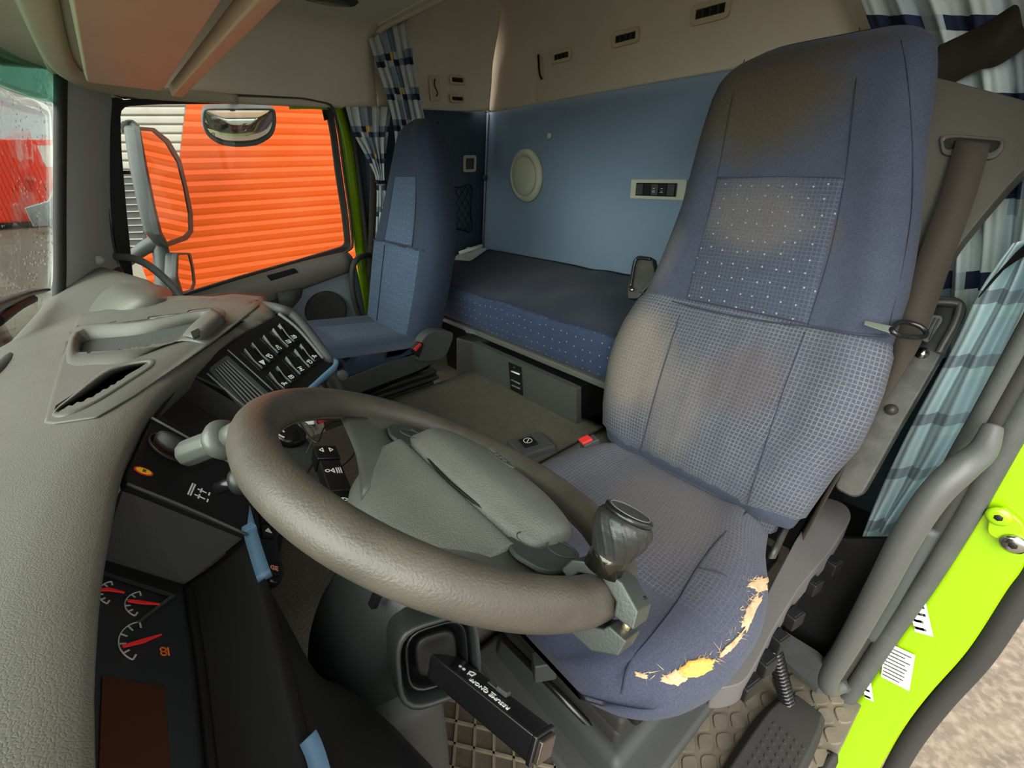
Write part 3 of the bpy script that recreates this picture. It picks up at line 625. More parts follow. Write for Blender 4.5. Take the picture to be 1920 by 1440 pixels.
# big tray: raised rim, mesh floor
def rimring(name, outer, inner, floor, hr, hf, m, mf, parent):
    mo = [PP(*q, .004) for q in outer]; mo2 = [PP(*q, hr) for q in [((a[0]*.7+b[0]*.3), (a[1]*.7+b[1]*.3)) for a, b in zip(outer, inner)]]
    mi = [PP(*q, hr) for q in inner]; mf_ = [PP(*q, hf) for q in floor]
    rr = []
    for k in range(len(outer)): rr.append([mo[k], mo2[k], mi[k], mf_[k]])
    n = len(outer); v = []; f = []
    sm_ = [spline([r[j] for r in rr], 5, True) for j in range(4)]; N = len(sm_[0])
    v = [p for s in sm_ for p in s]
    f = [(j*N+k, j*N+(k+1) % N, (j+1)*N+(k+1) % N, (j+1)*N+k) for j in range(3) for k in range(N)]
    o = mk(name, v, f, m, parent, True)
    fl = mk(name.replace('rim', 'floor'), sm_[3]+[p-V((0, 0, .002)) for p in sm_[3]], [tuple(range(N)), tuple(range(2*N-1, N-1, -1))], mf, parent)
    return o
MESHF = mat('dark_mesh_mat', rgb(72, 74, 72), .8, bump=1.0, bscale=260, spec=.2)
rimring('tray_rim', [(126, 682), (146, 612), (260, 602), (400, 578), (424, 596), (400, 642), (330, 640), (240, 678), (180, 684)], [(140, 658), (156, 617), (260, 606), (392, 584), (405, 596), (360, 619), (320, 644), (240, 655), (172, 662)],
        [(152, 660), (166, 638), (262, 627), (370, 603), (384, 606), (350, 624), (316, 647), (238, 659), (176, 665)], .008, -.014, PAD2, MESHF, dash)
patch('pen_rest', [[PP(398, 580, .012), PP(412, 590, .02), PP(420, 604, .006)], [PP(362, 612, .012), PP(380, 618, .024), PP(396, 626, .006)], [PP(345, 632, .006), PP(360, 634, .012), PP(380, 640, .004)]], PAD2, dash, 4, 4, .004)
slab('pen_clip', [PP(357, 622, .024), PP(372, 615, .026), PP(374, 628, .026), PP(362, 634, .024)], (0, 0, 1), .004, BLACK, dash, .001, .002)
rimring('pocket_rim', [(97, 776), (130, 745), (205, 688), (282, 672), (290, 684), (250, 712), (180, 756), (120, 782)], [(107, 768), (140, 743), (208, 695), (270, 679), (276, 686), (241, 709), (173, 751), (120, 771)],
        [(115, 769), (150, 747), (214, 706), (260, 691), (266, 695), (238, 713), (172, 753), (127, 772)], .006, -.035, PAD2, BLACK, dash)
# passenger vent hump near the far pillar
patch('vent_hump', [[PP(160, 588, -.004), PP(182, 560, -.003), PP(200, 545, -.002), PP(214, 534, -.006)], [PP(185, 588, -.002), PP(205, 560, .012), PP(225, 543, .014), PP(240, 532, -.004)], [PP(235, 584, .0), PP(250, 560, .020), PP(262, 545, .020), PP(272, 532, -.004)], [PP(280, 578, -.002), PP(290, 562, .012), PP(296, 550, .012), PP(300, 538, -.004)], [PP(312, 572, -.008), PP(320, 562, -.004), PP(322, 554, -.004), PP(318, 545, -.008)]], PAD, dash, 5, 5, .004, off=-1)
# --- fascia planes (black, facing the driver)
def faceF(a, b, c):
    F = Frame(a, b-a, c-a)
    if F.z.dot(F.o) > 0: F = Frame(a, b-a, c-a); F.z = -F.z; F.lh = True
    return F
class FF(Frame):
    """frame on a fascia plane: x to the image right, y up, z towards the driver"""
    def __init__(s, a, b, c):
        n = (b-a).cross(c-a).normalized()
        if n.dot(a) > 0: n = -n
        s.o = V(a); s.z = n; s.x = (b-a).normalized(); s.y = s.z.cross(s.x)
def fslab(name, F, q, h, th, m, parent, bevel=.0015, r=0): return slab(name, [F.hit(*p, h) for p in q], F.z, th, m, parent, bevel, r)
SWF = FF(P(392, 688, z=-.305), P(545, 603, z=-.300), P(622, 690, z=-.392))
fslab('switch_fascia', SWF, [(352, 700), (392, 668), (460, 622), (518, 590), (545, 592), (556, 600), (612, 660), (628, 684), (612, 700), (556, 752), (520, 790), (505, 800), (478, 770), (420, 730)], 0, .02, BLACK, dash, .004)
tube('fascia_edge_trim', [SWF.hit(523, 588, .004), SWF.hit(560, 618, .005), SWF.hit(606, 672, .005)], .0035, GREYP, dash, 5, 8)
tube('fascia_outer_edge', [PP(488, 568, -.004), SWF.hit(522, 578, -.004), SWF.hit(548, 590, .002), SWF.hit(575, 620, .004), SWF.hit(612, 668, .004), SWF.hit(618, 676, -.01)], [.006, .010, .012, .012, .011, .008], GREYD, dash, 6)
slab('console_side', [SWF.hit(545, 590, -.002), SWF.hit(628, 684, -.002), SWF.hit(628, 684, -.002)+V((-.25, .2, -.02)), V((.0, 1.38, -.33)), V((.15, 1.30, -.3))], (.5, .8, 0), .01, GREYD, dash, .003)
BT = [SWF.hit(630, 684, .0), SWF.hit(598, 716, .0), SWF.hit(560, 752, .0), P(520, 800, y=.84, ), P(462, 905, z=-.408), P(466, 960, z=-.41), P(497, 1085, z=-.412), P(540, 1240, z=-.412), P(575, 1385, z=-.412), P(605, 1460, z=-.412), P(640, 1700, z=-.412)]
ribbon('blue_trim_upper', [BT[0]+V((-.03, .03, .012)), BT[0], BT[1], BT[2], P(530, 790, y=.86)], [V((.1, -.1, 1)), V((.3, -.2, .9)), V((.5, -.3, .8)), V((.5, -.3, .8)), V((.5, -.3, .8))], .022, BLUET, dash, .008)
ribbon('blue_trim_middle', [P(452, 905, z=-.408), P(458, 950, z=-.41), P(466, 985, z=-.41), P(482, 1040, z=-.411), P(496, 1082, z=-.412)], [V((1, -.5, .0))]*2+[V((1, -.2, 0))]+[V((1, .1, 0))]*2, .015, BLUET, dash, .01)
ribbon('blue_trim_lower', [P(580, 1388, z=-.412), P(592, 1415, z=-.412), P(606, 1465, z=-.412), P(622, 1520, z=-.412)], V((1, .2, .0)), .014, BLUET, dash, .01)
box('trim_joint', Frame(P(466, 992, z=-.404), (1, .2, 0), (0, 1, 0)), -.008, .008, -.006, .006, -.004, .004, BLUET, dash, .001)
# light switch panel
LF = FF(P(290, 800, z=-.30), P(462, 1000, z=-.405), P(236, 905, z=-.300))
if LF.x.x < 0: pass
fslab('light_panel', LF, [(285, 785), (300, 778), (400, 838), (500, 905), (462, 1003), (238, 908), (236, 890)], 0, .012, BLACK, dash, .002)
tube('panel_edge', [LF.hit(284, 783, .002), LF.hit(400, 848, .002), LF.hit(496, 912, .002)], .0018, GREYP, dash, 4, 6)
tube('panel_lower_edge', [LF.hit(238, 907, .002), LF.hit(350, 952, .002), LF.hit(462, 1002, .002)], .002, GREYD, dash, 4, 6)
# dark pocket between light panel and vent
a = [LF.hit(296, 782, -.004), LF.hit(496, 908, -.004), SWF.hit(500, 790, -.004), SWF.hit(352, 702, -.004)]
dp = V((-.05, .02, .0))
mk('storage_pocket', a+[p+dp for p in a], [(4, 5, 6, 7), (0, 1, 5, 4), (1, 2, 6, 5), (2, 3, 7, 6), (3, 0, 4, 7)], mat('pocket_black', rgb(24, 21, 21), .8), dash)
# instrument opening: tapered funnel and lower lip
CN = V((.735, 0, .678)).normalized(); C0 = V((-.06, .545, -.425))
CF = Frame(C0, (0, 1, 0), V((-.678, 0, .735)))
if CF.z.dot(CN) < 0: CF.z = -CF.z
def CH(px, py, h=0): return PL(px, py, C0+CN*h, CN)
mk('funnel_side', [LF.hit(236, 905, -.002), LF.hit(463, 1003, -.002), CH(345, 1096), CH(186, 1048), CH(150, 1030)], [(0, 1, 2, 3), (0, 3, 4)], BLACK, dash, solid=.006)
mk('funnel_ledge', [CH(345, 1096, .001), CH(184, 1046, .001), CH(180, 1066, .006), CH(330, 1115, .006)], [(0, 1, 2, 3)], BLACK, dash, solid=.004)
lipo = [P(463, 1003, z=-.408), P(497, 1087, z=-.414), P(540, 1240, z=-.414), P(580, 1400, z=-.414), P(620, 1560, z=-.414)]
lipi = [CH(345, 1096), CH(352, 1140), CH(368, 1250), CH(385, 1420), CH(400, 1560)]
patch('lower_lip', [lipi, [(a_+b_)/2+V((0, 0, -.004)) for a_, b_ in zip(lipi, lipo)], lipo], BLACK, dash, 4, 3, .008)
patch('lip_step', [[CH(345, 1096, .004), CH(352, 1140, .004), CH(368, 1250, .004), CH(385, 1420, .004), CH(400, 1560, .004)], [CH(360, 1096, .007), CH(369, 1140, .007), CH(385, 1250, .007), CH(404, 1420, .007), CH(420, 1560, .007)]], BLACK, dash, 4, 1, .004)
lw = [p+V((.0, 0, 0)) for p in lipo]
KN = [V((.03, .62, -.42)), V((.03, .5, -.42)), P(497, 1090, z=-.416), P(540, 1240, z=-.42), P(583, 1400, z=-.42), P(620, 1560, z=-.42)]
patch('knee_panel', [[V((.02, .66, -.42)), V((.005, .52, -.42))]+[p+V((.0, 0, -.004)) for p in lipo[1:]],
    [V((.0, .66, -.47)), V((.0, .52, -.48)), V((.015, .40, -.47)), V((.022, .33, -.455)), V((.03, .22, -.445)), V((.03, .1, -.44))],
    [V((-.04, .66, -.60)), V((-.03, .52, -.60)), V((.0, .42, -.57)), V((.05, .35, -.54)), V((.075, .25, -.53)), V((.075, .1, -.53))],
    [V((-.12, .66, -.85)), V((-.1, .52, -.85)), V((-.05, .42, -.80)), V((.05, .33, -.75)), V((.08, .25, -.70)), V((.08, .1, -.7))],
    [V((-.3, .66, -1.1)), V((-.25, .52, -1.1)), V((-.2, .42, -1.1)), V((-.1, .33, -1.1)), V((-.1, .25, -1.1)), V((-.1, .1, -1.1))]], BLACK, dash, 5, 5, .01)
F = Frame(P(602, 1322, z=-.50), (1, .3, -.2), (0, 1, .3)); lathe('oval_plug', F, [(.014, -.006), (.014, .003), (.010, .004), (.009, .001)], BLACK, dash, 20, sx=1, sy=.45)
# lower fascia below the console, hidden mostly by the wheel
patch('lower_console', [[BT[0]+V((-.02, .0, -.01)), BT[2]+V((-.01, 0, -.01)), P(520, 800, y=.84)+V((-.01, 0, -.01)), V((.04, .62, -.42))],
    [V((.20, 1.10, -.50)), V((.16, .98, -.52)), V((.10, .82, -.54)), V((.0, .64, -.55))], [V((.12, 1.15, -.80)), V((.08, 1.0, -.80)), V((.0, .82, -.8)), V((-.1, .64, -.8))]], BLACK, dash, 5, 5, .01)
# heater knob bezel and other bits seen through the wheel
t = thing('heater_panel', P(545, 830, y=.80), 'dark angled panel with a white-arced rotary knob seen through the wheel', 'heater control panel')
HF = FF(P(528, 830, y=.78), P(545, 775, y=.86), P(590, 860, y=.74))
slab('panel', [HF.hit(*q) for q in ((522, 800), (540, 778), (560, 800), (598, 850), (575, 890), (545, 880), (520, 830))], HF.z, .02, CHAR, t, .003)
G = Frame(HF.hit(540, 818, .002), HF.x, HF.y); lathe('knob', G, [(.030, 0), (.028, .012), (.02, .015), (.001, .015)], BLACKG, t, 28)
lines('dial_mark', [arc(0, 0, .026, 40, 165, 14), arc(.0, -.004, .017, 60, 130, 8)], Frame(G(0, 0, .0155), G.x, G.y), .003, WHITE, t)
t = thing('cross_badge', P(662, 795, z=-.72), 'small white cross-shaped tag behind the wheel', 'tag')
F = Frame(P(662, 795, y=.95), (.6, -.7, 0), (0, .3, 1)); o = mk('plate', *(lambda c: (c[0], c[1]))((lambda: ([F(x, y, z) for z in (0, .002) for x, y in ((-.028, .004), (-.028, .012), (-.004, .006), (0, .018), (.006, .018), (.004, .002), (.024, -.006), (.022, -.013), (.003, -.006), (-.002, -.022), (-.008, -.020), (-.005, -.002))],
      [tuple(range(11, -1, -1)), tuple(range(12, 24))]+[(k, (k+1) % 12, 12+(k+1) % 12, 12+k) for k in range(12)]))()), WHITE, t)
o = tube('red_cable', [P(596, 792, y=.86), P(615, 785, y=.87), P(635, 781, y=.88), P(648, 778, y=.9)], .004, mat('red_rubber', rgb(225, 50, 55), .4), None, 6); tag(o, 'short red cable behind the top of the wheel', 'cable')
o = tube('loop_wire', [P(560, 790, y=.8), P(592, 830, y=.74), P(610, 800, y=.76), P(640, 790, y=.78), P(664, 815, y=.78), P(664, 850, y=.76), P(640, 874, y=.74), P(625, 868, y=.72)], .0016, BLACKG, None, 8, 6); tag(o, 'thin black wire looping behind the steering wheel', 'wire')
o = tube('thin_wire', [P(555, 787, y=.82), P(575, 795, y=.80), P(588, 815, y=.78), P(575, 850, y=.74)], .0014, GREYD, None, 8, 6); tag(o, 'thin grey wire at the left inside the wheel opening', 'wire')
t = thing('fuse_plug', P(582, 785, y=.85), 'tiny pale plug with a square socket behind the wheel', 'plug')
F = Frame(P(581, 784, y=.85), (.8, -.5, 0), (0, .3, 1)); box('body', F, -.009, .009, -.012, .012, 0, .008, WHITE, t, .002); lathe('socket', Frame(F(0, 0, .0085), F.x, F.y), [(.004, 0), (.003, .0005)], BLACK, t, 10)
box('side_clip', Frame(P(590, 797, y=.85), (.8, -.5, .4), (0, .3, 1)), -.003, .003, -.011, .011, 0, .004, GREYP, t, .001)
# --- rocker switches
SYM = {'tri': [[(-.4, -.3), (.4, -.3), (0, .45), (-.4, -.3)], [(-.2, -.2), (.2, -.2), (0, .15), (-.2, -.2)]],
 'fan': [arc(-.1, .1, .3, 0, 360, 10), [(.2, -.3), (.45, -.3)], [(.2, -.1), (.45, -.1)], [(-.3, -.4), (.1, -.4)]],
 'bars': [[(-.4, .3), (.4, .3)], [(-.4, 0), (.4, 0)], [(-.4, -.3), (.4, -.3)], [(-.4, .3), (-.4, -.3)]],
 'dots': [[(-.4, .3), (-.15, .3)], [(.1, .3), (.35, .3)], [(-.4, 0), (-.15, 0)], [(.1, 0), (.35, 0)], arc(0, -.35, .2, 0, 360, 8)],
 'lamp': [arc(-.1, 0, .35, 90, 270, 8), [(-.1, .35), (-.1, -.35)], [(.1, .25), (.45, .35)], [(.1, 0), (.45, 0)], [(.1, -.25), (.45, -.35)]],
 'axle': [[(-.4, .35), (.4, .35)], [(-.4, -.35), (.4, -.35)], [(0, .35), (0, -.35)], [(-.25, 0), (.25, 0)]],
 'horn': [[(-.4, -.1), (.1, -.1), (.35, .25)], [(-.4, .1), (.0, .1)], arc(.3, -.2, .15, 0, 360, 8)],
 'coil': [arc(-.2, 0, .2, 0, 360, 10), arc(.2, 0, .2, 0, 360, 10), [(-.4, -.35), (.4, -.35)]]}
def rocker(quad, n, syms, label, lens=None):
    """quad in pixels: left, top, right, bottom corner of the well; n rockers side by side across it"""
    q = [SWF.hit(*p, .001) for p in quad]      # q0 left q1 top q2 right q3 bottom ; rockers run q1->q2 , stacked q0->q1
    t = thing('rocker_switch', sum(q, V())/4, label, 'switch', 'rocker switches in the angled console')
    L = (q[2]-q[1]); Wd = (q[1]-q[0])
    slab('well', q, SWF.z, .004, BLACKG, t, .001, .002)
    for k in range(n):
        a = q[0]+Wd*((k+.1)/n); w = Wd*(.8/n); d = L*.94
        body = [a+L*.03, a+w+L*.03, a+w+d, a+d]
        G = Frame(a+L*.03, L, w)
        if G.z.dot(SWF.z) < 0: G = Frame(a+L*.03+w, L, -w)
        l_, w_ = L.length*.94, w.length
        r = mk('rocker', [G(0, 0, 0), G(l_, 0, 0), G(l_, w_, 0), G(0, w_, 0), G(0, w_*.1, .009), G(l_*.5, w_*.1, .003), G(l_, w_*.1, .006), G(0, w_*.9, .009), G(l_*.5, w_*.9, .003), G(l_, w_*.9, .006)],
               [(3, 2, 1, 0), (4, 5, 8, 7), (5, 6, 9, 8), (0, 1, 6, 5, 4), (2, 3, 7, 8, 9), (1, 2, 9, 6), (3, 0, 4, 7)], BLACKG, t, bevel=.0012)
        tube('ridge', [G(l_*.02, w_*.05, .010), G(l_*.3, w_*.02, .008), G(l_*.6, w_*.02, .005), G(l_*.95, w_*.05, .006)], .0012, GREYP, r, 4, 6)
        H = Frame(G(l_*.78, w_*.5, .0062), -G.y, G.x); s = w_*.62
        lines('symbol', [[(x*s, y*s) for x, y in st_] for st_ in SYM[syms[k]]], Frame(H.o, H.x, H.y), .0014, WHITE, r, .0008)
rocker([(451, 660), (479, 638), (516, 673), (489, 696)], 2, ['tri', 'fan'], 'pair of black rockers with a grey triangle, first in the upper row')
rocker([(487, 634), (502, 626), (533, 658), (521, 668)], 1, ['dots'], 'single narrow rocker with dotted symbol, middle of the upper row')
rocker([(505, 621), (528, 604), (560, 637), (539, 653)], 2, ['bars', 'lamp'], 'pair of rockers with heater symbols at the far end of the upper row')
rocker([(498, 704), (525, 681), (556, 711), (530, 738)], 2, ['horn', 'coil'], 'pair of rockers with coil symbol nearest the wheel in the lower row')
rocker([(529, 674), (542, 664), (573, 696), (560, 709)], 1, ['axle'], 'single narrow rocker with axle symbol, middle of the lower row')
rocker([(546, 660), (567, 641), (598, 673), (577, 693)], 2, ['fan', 'horn'], 'pair of rockers with work lamp symbols at the far end of the lower row')
# --- air vent
t = thing('air_vent', SWF.hit(450, 710), 'black rectangular air vent with thin louvres left of the rocker switches', 'air vent')
q = [SWF.hit(*p, .004) for p in ((391, 691), (426, 665), (530, 760), (490, 800))]
qi = [SWF.hit(*p, .004) for p in ((402, 693), (427, 674), (518, 758), (488, 788))]
ringslab('frame', roundc(q, .006, 3), roundc(qi, .003, 3), SWF.z, .008, CHAR, t, .0012)
qb = [SWF.hit(*p, .0012) for p in ((402, 693), (427, 674), (518, 758), (488, 788))]; slab('duct', qb, SWF.z, .002, mat('pocket_black', rgb(24, 21, 21), .8), t, 0)
for k in range(6):
    s = (k+.6)/6; a = qi[0].lerp(qi[1], s); b = qi[3].lerp(qi[2], s); w = (qi[1]-qi[0])/6*.22
    slab('louvre', [a-w, b-w, b+w, a+w], SWF.z, .0015, GREYP, t, .0004)
tube('trim_line', [SWF.hit(388, 700, .003), SWF.hit(436, 742, .003), SWF.hit(480, 782, .003)], .0018, GREYP, t, 4, 6)
tube('trim_line', [SWF.hit(427, 656, .003), SWF.hit(470, 694, .003), SWF.hit(512, 732, .003)], .0014, GREYP, t, 4, 6)
# --- light switch, warning sticker, axle print
t = thing('headlamp_switch', LF.hit(325, 845), 'oval black headlamp dial with a half-moon grip in the fascia', 'dial')
G = Frame(LF.hit(322, 843), LF.hit(365, 868)-LF.hit(280, 820), LF.hit(322, 800)-LF.hit(322, 880))
if G.z.dot(LF.z) < 0: G = Frame(G.o, -G.x, G.y)
rx = (LF.hit(366, 868)-LF.hit(278, 822)).length/2; ry = rx*.88
lathe('bezel', G, [(rx, 0), (rx*.98, .004), (rx*.92, .005), (rx*.88, .001), (rx*.5, -.004)], BLACK, t, 40, sy=.85)
lathe('lens', G, [(rx*.85, .001), (rx*.8, .003), (rx*.3, .004)], mat('dark_red_lens', rgb(58, 22, 20), .15), t, 32, sy=.8)
v = []; f = []
for i in range(9):
    for j in range(13):
        th = math.pi*(1+j/12); s = i/8; v.append(G(rx*.84*math.cos(th)*1.0, rx*.72*math.sin(th)*s+rx*.05, .003+.022*math.sin(math.pi*min(s*.8+.15, 1))*(.35+.65*math.sin(math.pi*j/12))))
f = [(i*13+j, i*13+j+1, (i+1)*13+j+1, (i+1)*13+j) for i in range(8) for j in range(12)]
mk('grip', v, f, BLACK, t, True, solid=.003)
t = thing('warning_sticker', LF.hit(269, 884), 'small oval yellow sticker with red rim on the black fascia', 'sticker')
a, b, c = LF.hit(251, 878, .0005), LF.hit(287, 891, .0005), LF.hit(269, 884, .0005); G = Frame(c, b-a, LF.z.cross(b-a)); r = (b-a).length/2
lathe('red_edge', G, [(r, 0), (r, .0006)], mat('sticker_red', rgb(220, 60, 40), .4), t, 32, sy=.62, smooth=False); lathe('yellow_face', Frame(G(0, 0, .0007), G.x, G.y), [(r*.8, 0), (r*.8, .0004)], mat('sticker_yellow', rgb(240, 190, 40), .4), t, 32, sy=.55, smooth=False)
text('number', '06', Frame(G(0, 0, .0013), -G.x, -G.y), 0, 0, 0, r*.55, mat('sticker_ink', rgb(60, 40, 20), .6), t, math.radians(90))
G = Frame(LF.hit(375, 925, .0004), LF.hit(392, 935)-LF.hit(370, 925), LF.z.cross(LF.hit(392, 935)-LF.hit(370, 925)))
o = lines('axle_print', [[(-.012, .012), (-.012, -.012)], [(-.009, .012), (-.009, -.012)], [(.0, .010), (.0, .002)], [(-.004, .006), (.006, .006)], [(.010, .009), (.010, .004)], [(0, -.003), (0, -.011)], [(-.005, -.007), (.007, -.007)], [(.011, -.005), (.011, -.01)]], G, .0018, WHITE, None)
tag(o, 'small white axle and gauge print on the black fascia', 'print')
def lever(name, label, cat, pts, rr, m, knob=None):
    t = thing(name, pts[0], label, cat); tube('shaft', pts, rr, m, t, 6, 14); return t
GR = mat('olive_grey_stalk', rgb(78, 82, 76), .35, bump=.2, spec=.5)
t = thing('indicator_stalk', P(400, 835, y=.56), 'fat grey-green stalk with a collar pointing left from behind the wheel', 'stalk')
a = P(352, 850, y=.60); b = P(450, 812, y=.54); d = (b-a)
G = Frame(a, V((0, .3, 1)), V((0, 1, 0))); ax = d.normalized(); G = Frame(a, V((0, 0, 1))-ax*ax.z, ax.cross(V((0, 0, 1)))); L_ = d.length
if G.z.dot(ax) < 0: G.z = -G.z
lathe('grip', G, [(.010, -.004), (.0165, 0), (.017, L_*.1), (.0165, L_*.5), (.016, L_*.55)], GR, t, 10, bevel=.002)
lathe('collar', G, [(.014, L_*.52), (.021, L_*.6), (.024, L_*.68), (.022, L_*.76), (.014, L_*.82)], GR, t, 24)
lathe('shaft', G, [(.014, L_*.8), (.015, L_*.95), (.013, L_*1.3)], GR, t, 20)
lathe('pin_hole', Frame(a+d*.2+V((-.0, -.0168, .004)), V((1, 0, 0)), V((0, 0, 1))), [(.002, -.001), (.002, .0006)], BLACK, t, 8)
t = thing('mirror_adjuster', P(440, 905, y=.52), 'small black peg with a round head low on the fascia', 'control peg')
a = P(409, 915, y=.545); b = P(452, 901, y=.53); ax = (b-a).normalized(); G = Frame(a, V((0, 0, 1))-ax*ax.z, ax.cross(V((0, 0, 1))))
if G.z.dot(ax) < 0: G.z = -G.z
L_ = (b-a).length; lathe('peg', G, [(.005, -.001), (.0075, .0), (.0085, L_)], BLACKG, t, 16); lathe('head', G, [(.009, L_*.72), (.015, L_*.78), (.017, L_), (.015, L_*1.25), (.008, L_*1.38), (.001, L_*1.4)], COLM, t, 22)
# small switches under the lip
t = thing('lower_switch_bank', P(500, 1000, z=-.43), 'column of small black switches with red and white symbols right of the blue trim', 'switch bank')
SB = FF(P(478, 945, z=-.425), P(520, 960, z=-.45), P(500, 1090, z=-.43))
slab('panel', [SB.hit(*q) for q in ((470, 940), (500, 935), (528, 965), (522, 1020), (535, 1075), (528, 1092), (505, 1088), (490, 1040), (478, 990))], SB.z, .012, BLACKG, t, .003, .006)
PK = mat('pale_red_print', rgb(235, 150, 130), .6)
for (px, py, s, m_) in ((500, 968, 'coil', PK), (503, 995, 'tri', WHITE), (514, 1065, 'lamp', PK)):
    r = slab('button', [SB.hit(px+a_, py+b_, .003) for a_, b_ in ((-13, -12), (12, -10), (14, 11), (-10, 10))], SB.z, .004, BLACK, t, .001, .002)
    h = Frame(SB.hit(px, py, .0035), SB.x, SB.y); lines('symbol', [[(x*.010, y*.010) for x, y in s_] for s_ in SYM[s]], h, .0013, m_, r)
# --- instrument cluster
t = thing('instrument_cluster', CH(260, 1200), 'black instrument cluster with red needles and a dark brown display', 'instrument cluster')
slab('face_plate', [CH(*q, .0) for q in ((345, 1096), (120, 1025), (60, 1300), (40, 1600), (400, 1600), (372, 1260))], CN, .01, mat('cluster_face', rgb(34, 36, 38), .45, spec=.4), t, 0)
slab('display', [CH(*q, .0015) for q in ((192, 1266), (309, 1287), (320, 1440), (326, 1580), (178, 1580), (186, 1440))], CN, .002, mat('brown_lcd', rgb(58, 30, 14), .35, spec=.3), t, .0004)
GA = mat('gauge_grey_print', rgb(170, 172, 170), .5); NR = mat('needle_red', rgb(235, 40, 45), .35)
def gauge(cx, cy, rx, ry, nd, a0=100, a1=250):
    pts = [CH(cx+rx*math.cos(math.radians(a)), cy-ry*math.sin(math.radians(a)), .001) for a in range(a0, a1, 6)]
    g = tube('dial', pts, .0007, GA, t, 2, 5)
    segs = []
    for k in range(0, 6):
        a = math.radians(a0+(a1-a0)*k/5.2); p = CH(cx+rx*.97*math.cos(a), cy-ry*.97*math.sin(a), .001); q = CH(cx+rx*.72*math.cos(a), cy-ry*.72*math.sin(a), .001)
        lp = CF.loc(p); lq = CF.loc(q); segs.append([(lp[0], lp[1]), (lq[0], lq[1])])
    lines('ticks', segs, CF, .0016, GA, g, .0012)
    (x0, y0), (xm, ym), (x1, y1) = nd; A, M, B = CH(x0, y0, .006), CH(xm, ym, .006), CH(x1, y1, .006); d = (B-A).normalized(); w = CN.cross(d)
    mk('needle', [A-w*.0012, A+w*.0012, M+w*.0022, B+w*.0006, B-w*.0006, M-w*.0022]+[p-CN*.0012 for p in (A-w*.0012, A+w*.0012, M+w*.0022, B+w*.0006, B-w*.0006, M-w*.0022)],
       [(0, 1, 2, 5), (5, 2, 3, 4), (11, 8, 7, 6), (10, 9, 8, 11), (0, 5, 11, 6), (5, 4, 10, 11), (4, 3, 9, 10), (3, 2, 8, 9), (2, 1, 7, 8), (1, 0, 6, 7)], NR, g)
gauge(270, 1203, 48, 38, ((231, 1211), (268, 1201), (303, 1189)))
gauge(268, 1133, 34, 24, ((240, 1125), (262, 1128), (300, 1132)))
gauge(214, 1112, 30, 22, ((178, 1105), (205, 1104), (234, 1110)))
gauge(172, 1178, 26, 24, ((168, 1198), (173, 1180), (177, 1168)))
G = Frame(CH(306, 1222, .001), CF.x, CF.y)
lines('warning_symbol', [[(x*.012, y*.012) for x, y in s_] for s_ in SYM['coil']], Frame(G.o, CF.x, CF.y) if CF.x.cross(CF.y).dot(CN) > 0 else Frame(G.o, -CF.x, CF.y), .0014, mat('amber_symbol', rgb(225, 120, 50), .5), t)
mk('glare_shield_line', [CH(325, 1112, .004), CH(330, 1116, .004), CH(262, 1168, .004), CH(257, 1165, .004), CH(325, 1112, .002), CH(330, 1116, .002), CH(262, 1168, .002), CH(257, 1165, .002)], [(0, 1, 2, 3), (7, 6, 5, 4), (0, 4, 5, 1), (1, 5, 6, 2), (2, 6, 7, 3), (3, 7, 4, 0)], CHAR, t)

# ================================================================== steering wheel
WC = V((.236, .430, -.372)); WN = V((.633, -.032, 1)).normalized()
wu = (V((0, 1, 0))-WN*WN.y).normalized(); wv = WN.cross(wu)
WF = Frame(WC, wu, wv)                      # x across the cab, y forward and up, z out of the wheel
sw = thing('steering_wheel', WC, 'worn grey-brown leather steering wheel with a wide padded hub', 'steering wheel')
R_ = .236
ring = [WF(R_*math.cos(a), R_*math.sin(a), 0) for a in [2*math.pi*i/24 for i in range(24)]]
rim = tube('rim', ring, [.0245, .024, .0235, .0245, .024, .0238, .0245, .024, .0235, .0245], WHEEL, sw, 5, 20, True)
# knob side of the cover is rougher: stitched seam bead along the inside of the rim
tube('rim_seam', [WF((R_-.0215)*math.cos(a), (R_-.0215)*math.sin(a), -.012) for a in [2*math.pi*i/24 for i in range(24)]], .0012, mat('seam_brown', rgb(70, 60, 50), .8), rim, 4, 6, True)
def sec(u, pts): return [WF(u, v_, h_) for v_, h_ in pts]
pad = []
for u, s, hh in ((-.148, .25, .45), (-.14, .5, .7), (-.115, .78, .85), (-.06, .97, 1), (.0, 1.0, 1.02), (.06, .97, 1), (.11, .80, .85), (.138, .52, .7), (.146, .28, .45)):
    c = -.058
    pad.append(sec(u, [(-.008-(1-s)*.03, -.02), (-.004-(1-s)*.03, -.001*hh), (-.012-(1-s)*.035, .012*hh), (c+.025*s, .028*hh), (c-.02*s, .034*hh), (c-.055*s, .028*hh), (c-.082*s, .008*hh), (c-.088*s, -.02), (c-.06*s, -.045), (c, -.05)]))
lab(loft('airbag_pad', pad, HUBM, sw, 4, nu=3), 'padded grey leather airbag cover')
body = []
for u, s in ((-.135, .35), (-.12, .6), (-.08, .92), (0, 1), (.08, .92), (.12, .6), (.135, .35)):
    body.append(sec(u, [(-.012, -.03), (-.004, -.006), (.004+.006*s, -.006), (.03*s+.004, -.018*s-.006), (.062*s+.004, -.042*s-.006), (.085*s, -.072*s-.006), (.080*s, -.088*s-.006), (.03*s, -.09), (-.06, -.075), (-.11*s, -.05), (-.1*s, -.03)]))
loft('hub_shell', body, HUBM, sw, 4, nu=3)
tube('pad_seam', [WF(-.12, -.028, .0), WF(-.08, -.010, -.001), WF(0, -.001, -.002), WF(.08, -.010, -.001), WF(.12, -.028, .0)], .0022, BLACK, sw, 5, 6)
SPM = mat('spoke_grey', rgb(80, 82, 76), .45, bump=.3, bscale=500, var=.1, vscale=12, spec=.5)
